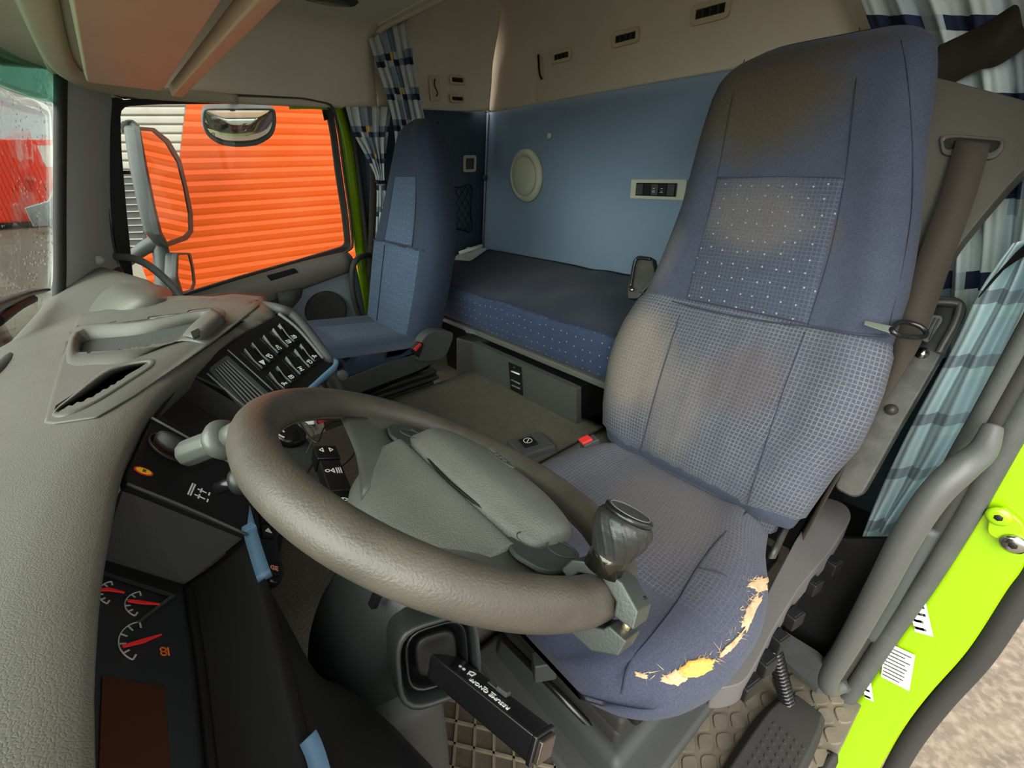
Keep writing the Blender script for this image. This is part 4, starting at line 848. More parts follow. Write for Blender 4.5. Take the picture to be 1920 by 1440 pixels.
for sg in (1, -1):
    loft('spoke', [[WF(sg*.11, .03, -.022), WF(sg*.11, -.09, -.004), WF(sg*.11, -.09, -.035), WF(sg*.11, .03, -.05)], [WF(sg*.155, .025, -.022), WF(sg*.155, -.085, -.004), WF(sg*.155, -.085, -.03), WF(sg*.155, .025, -.045)],
                   [WF(sg*.19, .025, -.012), WF(sg*.19, -.085, -.006), WF(sg*.19, -.085, -.022), WF(sg*.19, .025, -.03)], [WF(sg*.228, .04, -.004), WF(sg*.215, -.10, -.004), WF(sg*.215, -.10, -.016), WF(sg*.228, .04, -.016)]], SPM, sw, 4, nu=2)
    loft('lower_spoke', [[WF(sg*.06, .07, -.052), WF(sg*.12, .0, -.012), WF(sg*.12, .0, -.04), WF(sg*.06, .07, -.07)], [WF(sg*.13, .058, -.030), WF(sg*.165, .0, -.012), WF(sg*.165, .0, -.03), WF(sg*.13, .058, -.042)], [WF(sg*.205, .06, -.008), WF(sg*.225, -.01, -.006), WF(sg*.225, -.01, -.018), WF(sg*.205, .06, -.018)]], SPM, sw, 4, nu=2)
    bp = slab('button_pad', [WF(sg*.118, -.005, -.006), WF(sg*.135, -.075, .006), WF(sg*.17, -.085, .004), WF(sg*.195, -.04, .002), WF(sg*.185, .0, -.002), WF(sg*.15, .01, -.006)], WN, .006, CHAR, sw, .0015, .012)
    for (a_, b_) in ((.142, -.022), (.162, -.055)):
        tube('button_outline', [WF(sg*(a_+.016*math.cos(k)), b_+.022*math.sin(k), .0045) for k in [i*math.pi/5 for i in range(10)]], .0008, GREYD, bp, 3, 5, True)
lines('airbag_mark', [arc(0, 0, .032, 200, 520, 20, .008), [(-.02, 0), (-.014, .004), (-.010, -.003), (-.005, .004), (0, -.003), (.004, .004), (.008, -.002), (.013, .004), (.017, -.002)]], Frame(WF(.02, -.095, .0352), -WF.x, -WF.y+WF.z*.12), .0011, mat('embossed_grey', rgb(74, 76, 72), .5), sw, .0012, .0025)
# spinner knob clamped to the rim
sk = thing('spinner_knob', WF(-.2, -.12, 0), 'black ribbed spinner knob on a grey metal clamp around the wheel rim', 'spinner knob')
ALU = mat('clamp_grey_alloy', rgb(70, 74, 71), .38, .35, bump=.25, bscale=350, var=.08, spec=.5)
th = math.atan2(-.03, -.21); er = V((math.cos(th), math.sin(th)))
KF = Frame(WF(R_*math.cos(th), R_*math.sin(th), 0), WF.x*er.x+WF.y*er.y, -WF.x*er.y+WF.y*er.x)   # x outward, y along the rim
def prism(name, prof, y0, y1, m, parent, bevel=.002):
    n = len(prof); v = [KF(a, y0, c) for a, c in prof]+[KF(a, y1, c) for a, c in prof]
    return mk(name, v, [tuple(range(n)), tuple(range(2*n-1, n-1, -1))]+[(k, (k+1) % n, n+(k+1) % n, n+k) for k in range(n)], m, parent, bevel=bevel)
prism('clamp_top', [(-.040, .006), (-.034, .022), (-.012, .034), (.020, .034), (.044, .020), (.047, .003), (.026, .002), (.022, .015), (0, .0255), (-.022, .015), (-.028, .002)], -.018, .020, ALU, sk)
prism('clamp_bottom', [(-.040, -.004), (-.028, -.002), (-.022, -.015), (0, -.0255), (.022, -.015), (.026, -.008), (.046, -.009), (.045, -.026), (.022, -.040), (-.014, -.040), (-.036, -.024)], -.018, .020, ALU, sk)
lathe('screw', Frame(KF(.036, .001, -.012), KF.x, KF.y), [(.004, -.004), (.004, .018)], mat('brass_screw', rgb(200, 185, 140), .3, .8), sk, 12)
lathe('socket', Frame(KF(.036, .012, .0235), KF.x, KF.y), [(.004, 0), (.0036, .0012)], BLACK, sk, 12)
NK = Frame(KF(-.004, -.012, .034), KF.x, KF.y)
lathe('collar', NK, [(.019, -.004), (.019, .016), (.018, .018)], mat('polished_collar', rgb(70, 68, 60), .15, .9), sk, 36)
v = []; f = []; prof = [(.0185, .012), (.020, .018), (.024, .028), (.0275, .038), (.0285, .046), (.027, .053), (.022, .058)]; sd = 192
for j in range(25):
    s = j/24*(len(prof)-1); a = min(int(s), len(prof)-2); r = prof[a][0]+(prof[a+1][0]-prof[a][0])*(s-a); c = prof[a][1]+(prof[a+1][1]-prof[a][1])*(s-a)
    for k in range(sd):
        an = 2*math.pi*k/sd; ph = (k/sd*13+j*.115) % 1; g = .0013*math.exp(-((ph-.5)/.075)**2)*(1 if 3 < j < 20 else 0); v.append(NK((r+g)*math.cos(an), (r+g)*math.sin(an), c))
f = [(j*sd+k, j*sd+(k+1) % sd, (j+1)*sd+(k+1) % sd, (j+1)*sd+k) for j in range(24) for k in range(sd)]+[tuple(24*sd+k for k in range(sd)), tuple(range(sd-1, -1, -1))]
mk('knob', v, f, mat('knob_black_rubber', rgb(34, 35, 34), .42, bump=.2, bscale=700, spec=.5), sk, True)
cp = lathe('cap', NK, [(.0245, .0555), (.0245, .060), (.022, .0615), (.018, .0612), (.001, .0612)], BLACKG, sk, 40)
lathe('cap_ring', NK, [(.0205, .0610), (.0208, .0622), (.0198, .0622), (.0198, .0610)], GREYP, cp, 40)

# ================================================================== column and stalks
cc = thing('steering_column', (.12, .43, -1.1), 'dark moulded steering column shroud below the wheel', 'steering column')
def csec(c, w, hgt, ax):   # rounded ring round the column
    F = Frame(c, (0, 1, 0), V((0, 0, 1)).cross(V((0, 1, 0)))); u = V((0, 1, 0)); w2 = ax.cross(u).normalized()
    return [c+u*w*math.copysign(abs(math.cos(a))**.7, math.cos(a))+w2*hgt*math.copysign(abs(math.sin(a))**.7, math.sin(a)) for a in [2*math.pi*i/16 for i in range(16)]]
ax = -WN
loft('hub_boss', [csec(WC-WN*.05, .05, .05, ax), csec(WC-WN*.085, .062, .062, ax), csec(WC-WN*.105, .064, .064, ax)], CHAR, cc, 4)
loft('shroud', [csec(WC-WN*.102, .068, .068, ax), csec(WC-WN*.12+V((.0, -.005, 0)), .090, .080, ax), csec(WC-WN*.17+V((.0, -.01, -.0)), .092, .085, V((-.5, 0, -1))), csec(WC-WN*.23+V((-.005, .0, -.01)), .085, .085, V((-.3, 0, -1))), csec(V((.075, .42, -.72)), .075, .085, V((-.2, 0, -1))), csec(V((.03, .44, -.95)), .07, .07, V((-.1, 0, -1)))], COLM, cc, 5)
loft('lower_cover', [csec(V((.10, .36, -.58)), .035, .045, V((-.2, .1, -1))), csec(V((.09, .36, -.75)), .04, .05, V((-.1, .1, -1))), csec(V((.06, .38, -1.12)), .05, .06, V((-.1, .1, -1)))], GREYD, cc, 4, bevel=0)
o = box('ignition_slot', Frame(P(705, 1118, y=.37), WN, (0, -1, 0)), -.012, .012, -.004, .006, -.004, .004, BLACKG, cc, .001)
# square boot and retarder stalk
RS = thing('retarder_stalk', P(820, 1245, y=.32), 'long black square stalk with printed legends pointing to the lower right', 'stalk')
A = P(822, 1243, y=.308); B = P(1010, 1394, y=.172); sa = (B-A).normalized()
su = (V((0, 0, 1))-sa*sa.z); su = V((.55, .35, .8)); su = (su-sa*su.dot(sa)).normalized(); sr = sa.cross(su)
SF = Frame(A, sr, su)
if SF.z.dot(sa) < 0: SF = Frame(A, -sr, su)
Ls = (B-A).length
def rsq(F, r, c, k=.35, n=5):
    p = [F(r, r, c), F(-r, r, c), F(-r, -r, c), F(r, -r, c)]; return roundc(p, r*k*2, n)
bc = P(824, 1238, y=.296); bz = (sa*.55+(-bc).normalized()*.75).normalized(); BF = Frame(bc, (su-bz*su.dot(bz)).cross(bz), su)
if BF.z.dot(bz) < 0: BF = Frame(bc, -BF.x, BF.y)
BF = Frame(bc, BF.x*.92+BF.y*.38, BF.y*.92-BF.x*.38)
o = loft('boot', [rsq(BF, .046, -.10), rsq(BF, .049, -.055), rsq(BF, .0485, -.02), rsq(BF, .046, .0), rsq(BF, .044, .003), rsq(BF, .040, .0), rsq(BF, .038, -.03), rsq(BF, .028, -.034)], COLM, RS, 2, smooth=True)
loft('inner_boot', [rsq(BF, .034, -.036), rsq(BF, .035, -.012), rsq(BF, .033, -.008), rsq(BF, .030, -.012), rsq(BF, .027, -.026), rsq(BF, .012, -.030)], BLACKG, RS, 2)
loft('boot_core', [rsq(BF, .022, -.034), rsq(BF, .023, -.016), rsq(BF, .020, -.012), rsq(BF, .010, -.014)], BLACK, RS, 2)
st_ = box('arm', SF, -.0145, .0145, -.0125, .0125, -.022, Ls, BLACKG, RS, .0025, 3)
box('arm_tip', SF, -.0165, .0165, -.0135, .0135, Ls-.001, Ls+.005, BLACKG, RS, .002, 3)
box('end_button', SF, -.0125, .0125, -.0105, .0105, Ls+.004, Ls+.010, mat('smoked_chrome_button', rgb(84, 74, 68), .15, .6), RS, .002, 3)
TF = Frame(SF(0, .0127, 0), SF.z, SF.y.cross(SF.z)) ; TF.z = SF.y; TF.y = TF.z.cross(TF.x)
sl = box('slider', TF, Ls*.56, Ls*.66, .003, .011, 0, .005, CHAR, RS, .001); box('slider_ramp', TF, Ls*.47, Ls*.56, .004, .010, 0, .002, CHAR, RS, .0008)
TG = Frame(TF(0, 0, .0002), -TF.x, -TF.y)
text('resume_legend', 'RESUME', TG, -Ls*.66, .0075, 0, .0072, WHITE, RS); text('on_legend', 'ON', TG, -Ls*.51, .0075, 0, .0072, WHITE, RS); text('off_legend', 'OFF', TG, -Ls*.42, .0075, 0, .0072, WHITE, RS)
lines('dots', [arc(Ls*.22, -.001, .0011, 0, 360, 8), arc(Ls*.26, -.001, .0013, 0, 360, 8), [(Ls*.30, .003), (Ls*.32, -.004)], [(Ls*.56, -.0028), (Ls*.6, -.0028)], [(Ls*.49, -.0033), (Ls*.52, -.0033)]], TF, .0012, WHITE, RS, .0004)
text('shift_legend', 'D', TG, -Ls*.33, -.002, 0, .011, WHITE, RS)
# right hand stalk seen through the wheel
t = thing('light_stalk', P(620, 880, y=.62), 'black column stalk with white lamp symbols seen through the wheel', 'stalk')
A = P(606, 848, y=.66); B = P(652, 975, y=.50); sa2 = (B-A).normalized(); u2 = V((.3, -.2, .9)); u2 = (u2-sa2*u2.dot(sa2)).normalized(); G = Frame(A, u2.cross(sa2), u2)
if G.z.dot(sa2) < 0: G = Frame(A, -u2.cross(sa2), u2)
L2 = (B-A).length
box('end_cap', G, -.017, .017, -.013, .013, 0, L2*.22, BLACKG, t, .002); box('grip', G, -.015, .015, -.012, .012, L2*.24, L2*.7, BLACK, t, .002); box('shaft', G, -.011, .011, -.010, .010, L2*.6, L2*1.1, BLACKG, t, .002)
H = Frame(G(0, .0135, 0), G.x, G.z); H.z = G.y; H = Frame(H.o, H.z.cross(G.z), G.z)
for q in ([[(-.010, L2*.08), (-.005, L2*.05), (-.005, L2*.11), (-.010, L2*.08)], [(.010, L2*.08), (.005, L2*.05), (.005, L2*.11), (.010, L2*.08)]],
          [arc(-.009, L2*.42, .003, 0, 360, 8), [(-.004, L2*.42), (.0, L2*.39), (.0, L2*.45), (-.004, L2*.42)], [(.004, L2*.38), (.004, L2*.46)], [(.007, L2*.38), (.007, L2*.46)], [(.010, L2*.38), (.010, L2*.46)]],
          [arc(-.002, L2*.85, .006, 0, 360, 12), [(-.002, L2*.82), (-.002, L2*.88)], [(-.006, L2*.85), (.002, L2*.85)]]): lines('symbol', q, H, .0014, WHITE, t, .0006)
# ================================================================== fabrics
NAVY = fabric('navy_seat_cloth', rgb(62, 68, 82), stains=[(.20, .90, .20, .13, rgb(72, 66, 52), .95), (.25, .99, .25, .04, rgb(66, 61, 54), .85), (.06, .93, .05, .14, rgb(72, 68, 60), .8), (.40, .60, .035, .055, rgb(80, 74, 72), .6), (.06, .50, .05, .09, rgb(112, 106, 106), .45)])
NAVY2 = fabric('navy_cloth_clean', rgb(62, 75, 96), dots=0)
GRIDU = fabric('grid_insert_cloth', rgb(60, 67, 82), gcol=rgb(88, 92, 99), pitch=.0088, dots=.030, gvar=.7, stains=[(.12, .20, .13, .08, rgb(104, 98, 92), .5)])
GRIDL = fabric('worn_grid_cloth', rgb(68, 73, 85), gcol=rgb(122, 121, 120), pitch=.0088, gvar=.55, stains=[(.13, .30, .12, .14, rgb(134, 122, 108), .55), (.3, .22, .08, .14, rgb(120, 112, 104), .35), (.42, .33, .09, .08, rgb(88, 78, 78), .5), (.15, .04, .3, .05, rgb(66, 72, 88), .5)])
GRIDC = fabric('cushion_grid_cloth', rgb(78, 79, 90), gcol=rgb(110, 109, 112), pitch=.0088, gvar=.5, gridrect=(.08, .85, -.01, .42), stains=[(.44, .22, .16, .14, rgb(104, 95, 92), .5), (.40, .60, .5, .12, rgb(62, 68, 88), .9), (.68, .42, .10, .25, rgb(70, 74, 90), .7)])
BLUEG = fabric('passenger_ribbed_cloth', rgb(70, 88, 112), gcol=rgb(88, 104, 124), pitch=.007, dots=.026, gvar=.7)
BUNKT = fabric('mattress_top_cloth', rgb(42, 50, 70), var=.1)
BUNKF = fabric('mattress_side_cloth', rgb(50, 61, 86), gcol=rgb(64, 78, 106), pitch=.008, dots=.034, gvar=.8)
# ================================================================== driver seat
tv = V((.40, 0, .89)).normalized(); nf = V((-tv.z, 0, tv.x)); D0 = V((.85, 0, -.68))
def DS(y, s, d=0): return D0+tv*s+nf*d+V((0, y, 0))
def DH(px, py, d=0): return PL(px, py, D0+nf*d, nf)
ds = thing('driver_chair', (.65, .43, -1.13), 'tall driver seat in worn navy cloth with torn front corner, behind the wheel', 'seat')
YL = [(0, .655), (.03, .69), (.137, .72), (.22, .738), (.316, .73), (.4, .70), (.5, .688), (.635, .682), (.8, .698), (.9, .702), (.95, .695), (.975, .680), (1.0, .640), (1.02, .60)]
YR = [(0, .195), (.03, .185), (.137, .172), (.2, .150), (.316, .152), (.4, .165), (.5, .170), (.635, .20), (.8, .247), (.9, .268), (.955, .285), (.985, .300), (1.005, .325), (1.02, .36)]
def sb(s): return s-.4*max(0, s-.93)
def bol(s): return min(max((.93-s)/.15, 0), 1)
def bsec(S_, s, yl, yr, proud=0, depth=.12, chan=0, dtop=0, n=26):
    r = [S_(yl+proud, s, -.035-depth*.2+dtop)]
    for k in range(n+1):
        t = k/n; e = min(t, 1-t)*(yl-yr); b = .5*(1-math.exp(-e/.03)); y = yl+(yr-yl)*t
        if k == 0: y = yl+proud*.7; d = -.022
        elif k == n: y = yr-proud*.7; d = -.022
        else: d = -.022+.022*(1-math.exp(-e/.018))+.012*math.exp(-((e-.055)/.035)**2)*bol(s)
        d += chan*math.sin(t*math.pi*10)**2*math.sin(t*math.pi)
        r.append(S_(y, s, d+proud+dtop))
    r += [S_(yr-proud, s, -.035-depth*.2+dtop), S_(yr+.004, sb(s), -depth*.8), S_(yr+.03, sb(s), -depth), S_((yl+yr)/2, sb(s), -depth*1.05), S_(yl-.03, sb(s), -depth), S_(yl-.004, sb(s), -depth*.8)]
    return r
ss = [0, .03, .08, .137, .2, .26, .316, .36, .4, .45, .5, .57, .635, .72, .8, .86, .9, .935, .955, .975, .99, 1.003, 1.013]
rings = [bsec(DS, s, sm(YL, s), sm(YR, s), 0, .12 if s < .93 else .12-.9*(s-.93), 0, -.0 if s < .93 else -6*(s-.93)**2) for s in ss]
lab(loft('backrest', rings, NAVY, ds, 1), 'navy cloth backrest with brown head stain')
sl_ = [-.03, .0, .03, .08, .137, .2, .26, .316, .36, .385, .398, .404]
rings = [bsec(DS, s, sm(YL, max(s, 0))+(0 if s > 0 else -.03), sm(YR, max(s, 0))+(0 if s > 0 else .03), .007 if 0 < s < .39 else .002, .12, .007 if s > .02 else 0, -.0 if s > 0 else -.015) for s in sl_]
lab(loft('lower_back_cover', rings, GRIDL, ds, 1), 'worn grey checked lower back cover')
def yi(a, b, s): t = (s-.40)/.30; return a+(b-a)*t
patch('patterned_insert', [[DS(yi(.57, .604, s)*(1-k)+yi(.298, .337, s)*k, s, (.004 if s < .695 else .001)+.002*math.sin(math.pi*k)+(0 if 0 < k < 1 else -.004)) for k in (0, .04, .25, .5, .75, .96, 1)] for s in (.408, .42, .5, .6, .69, .699)], GRIDU, ds, 4, 4, .004)
SEAM = mat('dark_seam', rgb(42, 46, 62), .9)
def bsurf(p, extra=0):
    s = (p-D0).dot(tv); yl, yr = sm(YL, s), sm(YR, s); e = min(p.y-yr, yl-p.y); e = max(e, 0)
    return -.022+.022*(1-math.exp(-e/.018))+.012*math.exp(-((e-.055)/.035)**2)*bol(s)-(0 if s < .93 else 6*(s-.93)**2)+extra
def DHS(px, py, extra=.001):
    d = 0
    for _ in range(5): d = bsurf(DH(px, py, d), extra)
    return DH(px, py, d)
def seam(name, pts, S_, parent, r=.0010, d=.0005, m=None): return tube(name, [S_(px, py, d) for px, py in pts], r, m or SEAM, parent, 6, 6)
seam('seam', [(1396, 112), (1375, 180), (1345, 333), (1318, 450), (1290, 570)], lambda x, y, d: DHS(x, y), ds)
seam('seam', [(1612, 52), (1606, 150), (1585, 333), (1555, 480), (1515, 610)], lambda x, y, d: DHS(x, y), ds)
seam('seam', [(1690, 75), (1703, 150), (1712, 300), (1706, 430), (1668, 612)], lambda x, y, d: DHS(x, y), ds)
seam('seam', [(1345, 333), (1460, 331), (1585, 333)], lambda x, y, d: DHS(x, y, .006), ds)
seam('seam', [(1200, 548), (1290, 573), (1400, 597), (1515, 612), (1600, 626), (1668, 630)], lambda x, y, d: DHS(x, y, .010), ds, .002)
seam('seam', [(1275, 590), (1240, 700), (1210, 810), (1200, 850)], lambda x, y, d: DHS(x, y, .011), ds)
seam('seam', [(1510, 622), (1470, 730), (1440, 820), (1400, 950)], lambda x, y, d: DHS(x, y, .011), ds)
# cushion
CX = [.93, .88, .80, .72, .62, .52, .45, .40, .37, .35, .338]
CL = [(.335, .54), (.35, .59), (.38, .65), (.44, .69), (.52, .70), (.62, .705), (.72, .70), (.80, .69), (.93, .62)]
CRt = [(.335, .285), (.35, .235), (.38, .185), (.44, .150), (.52, .132), (.62, .135), (.72, .165), (.80, .205), (.93, .25)]
ZT = [(.335, -.745), (.342, -.725), (.36, -.706), (.40, -.690), (.46, -.678), (.6, -.672), (.8, -.685), (.93, -.70)]
def ctop(x, t): e = min(t, 1-t)*.56; return interp(ZT, x)-.030*math.exp(-(e/.018))+.016*math.exp(-((e-.07)/.045)**2)
def crow(x):
    yl, yr = interp(CL, x), interp(CRt, x); r = [V((x+.004, yl-.02, -.775)), V((x, yl-.002, -.755)), V((x, yl+.004, min(-.72, interp(ZT, x)-.012)))]
    for k in range(27): t = k/26; r.append(V((x, yl+(yr-yl)*t, ctop(x, t))))
    return r+[V((x, yr-.004, min(-.72, interp(ZT, x)-.012))), V((x, yr+.002, -.755)), V((x+.004, yr+.02, -.775)), V((x+.01, (yl+yr)/2, -.78))]
lab(loft('seat_cushion', [crow(x) for x in CX], GRIDC, ds, 3), 'seat cushion with checked centre and navy front')
def CP(px, py, h=0):
    z = -.68
    for _ in range(10):
        p = P(px, py, z=z); yl, yr = interp(CL, p.x), interp(CRt, p.x); t = min(max((p.y-yl)/(yr-yl), 0), 1); z = ctop(p.x, t)+h
    return P(px, py, z=z)
tube('seam', [CP(*q, .0005) for q in ((1400, 960), (1350, 1010), (1308, 1065), (1270, 1130), (1225, 1190), (1180, 1245), (1165, 1300))], .002, SEAM, ds, 5, 6)
tube('seam', [CP(*q, .0005) for q in ((1310, 1065), (1350, 1075), (1395, 1100))], .0015, SEAM, ds, 5, 6)
tube('seam', [CP(*q, .0005) for q in ((1050, 900), (1090, 925), (1110, 945))], .0015, SEAM, ds, 5, 6)
# torn corner: foam and frayed backing
FOAM = mat('torn_yellow_foam', rgb(222, 165, 82), .95, bump=1, bscale=250, var=.2, vscale=40)
FRAY = mat('frayed_backing', rgb(190, 158, 122), .95, bump=1, bscale=500, var=.25, vscale=60)
def blob(name, pts, m, h, jag=.3):
    cx = sum(p[0] for p in pts)/len(pts); cy = sum(p[1] for p in pts)/len(pts); ring = []
    for a, b in zip(pts, pts[1:]+pts[:1]):
        for k in range(6):
            t = k/6; j = 1+random.uniform(-jag, jag)*.25; x = a[0]+(b[0]-a[0])*t; y = a[1]+(b[1]-a[1])*t; ring.append((cx+(x-cx)*j, cy+(y-cy)*j))
    v = []; n = len(ring)
    for s, hh in ((1, .0), (.9, h), (.5, h*1.3)): v += [CP(cx+(x-cx)*s, cy+(y-cy)*s, hh) for x, y in ring]
    v.append(CP(cx, cy, h*1.4)); f = [(i*n+k, i*n+(k+1) % n, (i+1)*n+(k+1) % n, (i+1)*n+k) for i in range(2) for k in range(n)]+[(2*n+k, 2*n+(k+1) % n, 3*n) for k in range(n)]
    return mk(name, v, f, m, ds, True)
lab(blob('torn_foam', [(1268, 1258), (1290, 1240), (1320, 1232), (1340, 1236), (1336, 1255), (1310, 1270), (1285, 1272)], FOAM, .004), 'exposed yellow foam')
blob('frayed_edge', [(1240, 1268), (1268, 1255), (1290, 1274), (1270, 1285), (1235, 1278)], FRAY, .002, .6)
blob('frayed_edge', [(1352, 1222), (1375, 1200), (1395, 1180), (1392, 1196), (1370, 1222), (1345, 1240)], FRAY, .003, .8)
blob('frayed_edge', [(1403, 1095), (1425, 1080), (1440, 1085), (1438, 1105), (1420, 1110), (1400, 1100)], FRAY, .003, .8)
blob('frayed_edge', [(1395, 1150), (1420, 1110), (1432, 1118), (1415, 1150), (1402, 1185), (1390, 1180)], FRAY, .002, .9)
blob('frayed_edge', [(1190, 1258), (1215, 1266), (1212, 1274), (1192, 1268)], FRAY, .002, .5)
v = []; f = []
for _ in range(150):
    s = random.random(); a = [(1195, 1265), (1262, 1262), (1330, 1238), (1375, 1200), (1402, 1140), (1425, 1095), (1400, 1085)]; i = min(int(s*6), 5); t = s*6-i
    x = a[i][0]+(a[i+1][0]-a[i][0])*t+random.uniform(-9, 9); y = a[i][1]+(a[i+1][1]-a[i][1])*t+random.uniform(-9, 9)
    p = CP(x, y, .001); d = V((random.uniform(-1, 1), random.uniform(-1, .6), random.uniform(-.1, .5))).normalized()*random.uniform(.006, .02); w = V((.0004, .0003, .0003)); b = len(v)
    v += [p-w, p+w, p+V((0, .0005, .0004)), p+d]; f += [(b, b+1, b+3), (b+1, b+2, b+3), (b+2, b, b+3), (b, b+2, b+1)]
o = mk('loose_threads', v, f, FRAY, ds); o['kind'] = 'stuff'
# belt tower behind the right shoulder, seat frame rail
T0 = V((.95, 0, -.68))
def TH(px, py, d=0): return PL(px, py, T0+nf*d, nf)
tw = slab('belt_tower', [TH(*q) for q in ((1700, 150), (1742, 143), (1765, 146), (1925, 188), (2010, 230), (1985, 275), (1920, 316), (1867, 375), (1800, 457), (1775, 500), (1740, 560), (1700, 620), (1690, 400))], nf, .05, TAUPE, ds, .010, .02, 4, 4)
ringslab('slot_rim', roundc([TH(*q, .006) for q in ((1760, 252), (1790, 250), (1885, 258), (1882, 282), (1860, 300), (1790, 292), (1765, 290))], .012, 4), roundc([TH(*q, .006) for q in ((1768, 260), (1790, 257), (1876, 264), (1872, 276), (1858, 286), (1790, 278), (1772, 280))], .008, 4), nf, .01, TAUPE, tw, .003)
slab('slot', [TH(*q, .002) for q in ((1767, 258), (1790, 255), (1878, 262), (1874, 278), (1858, 290), (1790, 284), (1770, 284))], nf, .003, mat('slot_black', rgb(14, 13, 12), .8), tw, 0, .008)
fr = slab('frame_rail', [TH(*q, -.01) for q in ((1745, 552), (1800, 556), (1815, 575), (1760, 680), (1690, 800), (1618, 928), (1600, 935), (1562, 915), (1600, 830), (1670, 700))], nf, .035, STEEL, ds, .005, .012)
slab('frame_rail', [TH(*q, -.005) for q in ((1186, 488), (1196, 478), (1222, 482), (1230, 520), (1195, 560), (1176, 560), (1176, 540))], nf, .03, STEEL, ds, .004, .006)
tube('rail_loop', [TH(*q, .002) for q in ((1182, 540), (1190, 492), (1200, 484), (1220, 486))], .0045, BLACKG, ds, 5, 8)
F = Frame(TH(1184, 543, .003), (0, 1, 0), tv); lathe('bolt', F, [(.006, -.002), (.006, .003), (.001, .004)], CHROME, ds, 12)
tube('release_loop', [TH(*q, .004) for q in ((1748, 566), (1790, 568), (1800, 575), (1790, 608), (1772, 640), (1760, 662))], .007, STEEL, fr, 5, 8)
slab('loop_well', [TH(*q, -.007) for q in ((1748, 572), (1790, 575), (1782, 610), (1755, 660), (1712, 648))], nf, .003, BLACKG, fr, .001, .006)
rt = slab('release_tab', [TH(*q, .010) for q in ((1730, 588), (1766, 592), (1768, 600), (1742, 640), (1735, 642), (1710, 625), (1718, 595))], nf, .014, GREYD, fr, .003, .005)
for k in range(6):
    a = (1726+k*7, 590+k*1.5); b = (1708+k*7, 622+k*3); tube('tab_rib', [TH(*a, .0115), TH(*b, .0115)], .0016, CHAR, rt, 2, 6)
for q in ((1729, 662), (1671, 768)):
    F = Frame(TH(*q, -.008), (0, 1, 0), tv); b = lathe('bolt', F, [(.011, -.002), (.011, .003), (.007, .004), (.006, .007), (.001, .007)], CHROME if q[0] > 1700 else STEEL, ds, 16)
# side valance with its row of buttons, armrest side, recliner
SV = mat('valance_grey_plastic', rgb(90, 87, 86), .6, bump=.3, bscale=500, var=.04, spec=.3)
slab('side_valance', [P(*q, z=-.735) for q in ((1490, 1015), (1545, 930), (1588, 945), (1598, 968), (1560, 1030), (1500, 1100), (1450, 1180), (1420, 1240), (1395, 1282), (1350, 1292), (1330, 1285), (1400, 1190), (1450, 1090))], (0, 0, 1), .055, SV, ds, .014, .02, 4, 4)
for q, s in (((1552, 1052), .03), ((1515, 1088), .03), ((1478, 1148), .034), ((1450, 1190), .03), ((1425, 1232), .034), ((1392, 1272), .04)):
    F = Frame(P(*q, z=-.775), (.62, -.12, 0), (.12, .62, 0)); b = box('adjuster_button', F, -s/2, s/2, -.022, .002, -.02, .012, BLACK, ds, .003); 
    box('button_face', F, -s*.36, s*.36, -.018, -.002, .012, .0145, BLACKG, b, .001)
loft('side_strap_guard', [[P(1440+a_, 1040+b_, z=-.72) for a_, b_ in ((0, 0), (12, 2), (14, 8), (2, 8))], [P(1468+a_, 985+b_, z=-.71) for a_, b_ in ((0, 0), (10, 2), (12, 8), (2, 8))]], STEEL, ds, 2)
F = Frame(P(1100, 826, z=-.66), (1, -.3, .2), (.3, 1, 0))
bk = box('buckle', F, -.016, .03, -.015, .015, -.05, .0, CHAR, ds, .004); box('red_button', F, -.018, .012, -.012, .012, .0, .008, RED, bk, .002)
F = WORLD
bs = mk('seat_base', [(.40, .22, -1.125), (.86, .22, -1.125), (.86, .62, -1.125), (.40, .62, -1.125), (.42, .24, -1.03), (.86, .24, -1.03), (.86, .60, -1.03), (.42, .60, -1.03)], [(3, 2, 1, 0), (4, 5, 6, 7), (0, 1, 5, 4), (1, 2, 6, 5), (2, 3, 7, 6), (3, 0, 4, 7)], CHAR, ds, bevel=.02, bseg=4)
wbox('base_tray', .36, .88, .19, .64, -1.125, -1.095, GREYD, ds, .012)
for k in range(4): wbox('bellows_fold', .44-k*.004, .84, .26-.008*(k % 2), .58+.008*(k % 2), -1.03+k*.055, -.98+k*.055, RUB, ds, .012)
wbox('seat_pan', .39, .9, .2, .66, -.81, -.772, BLACK, ds, .01)
tube('slide_rail', [P(940, 1192, z=-.98), P(1150, 1405, z=-1.05)], .008, BLACKG, ds, 2, 8)
F = Frame(P(1020, 1245, z=-.86), (1, -.6, 0), (.6, 1, 0)); b = box('catch_block', F, -.022, .022, -.016, .016, -.03, .02, CHAR, ds, .004); box('red_mark', F, .008, .022, .002, .012, .02, .022, RED, b, .0005)
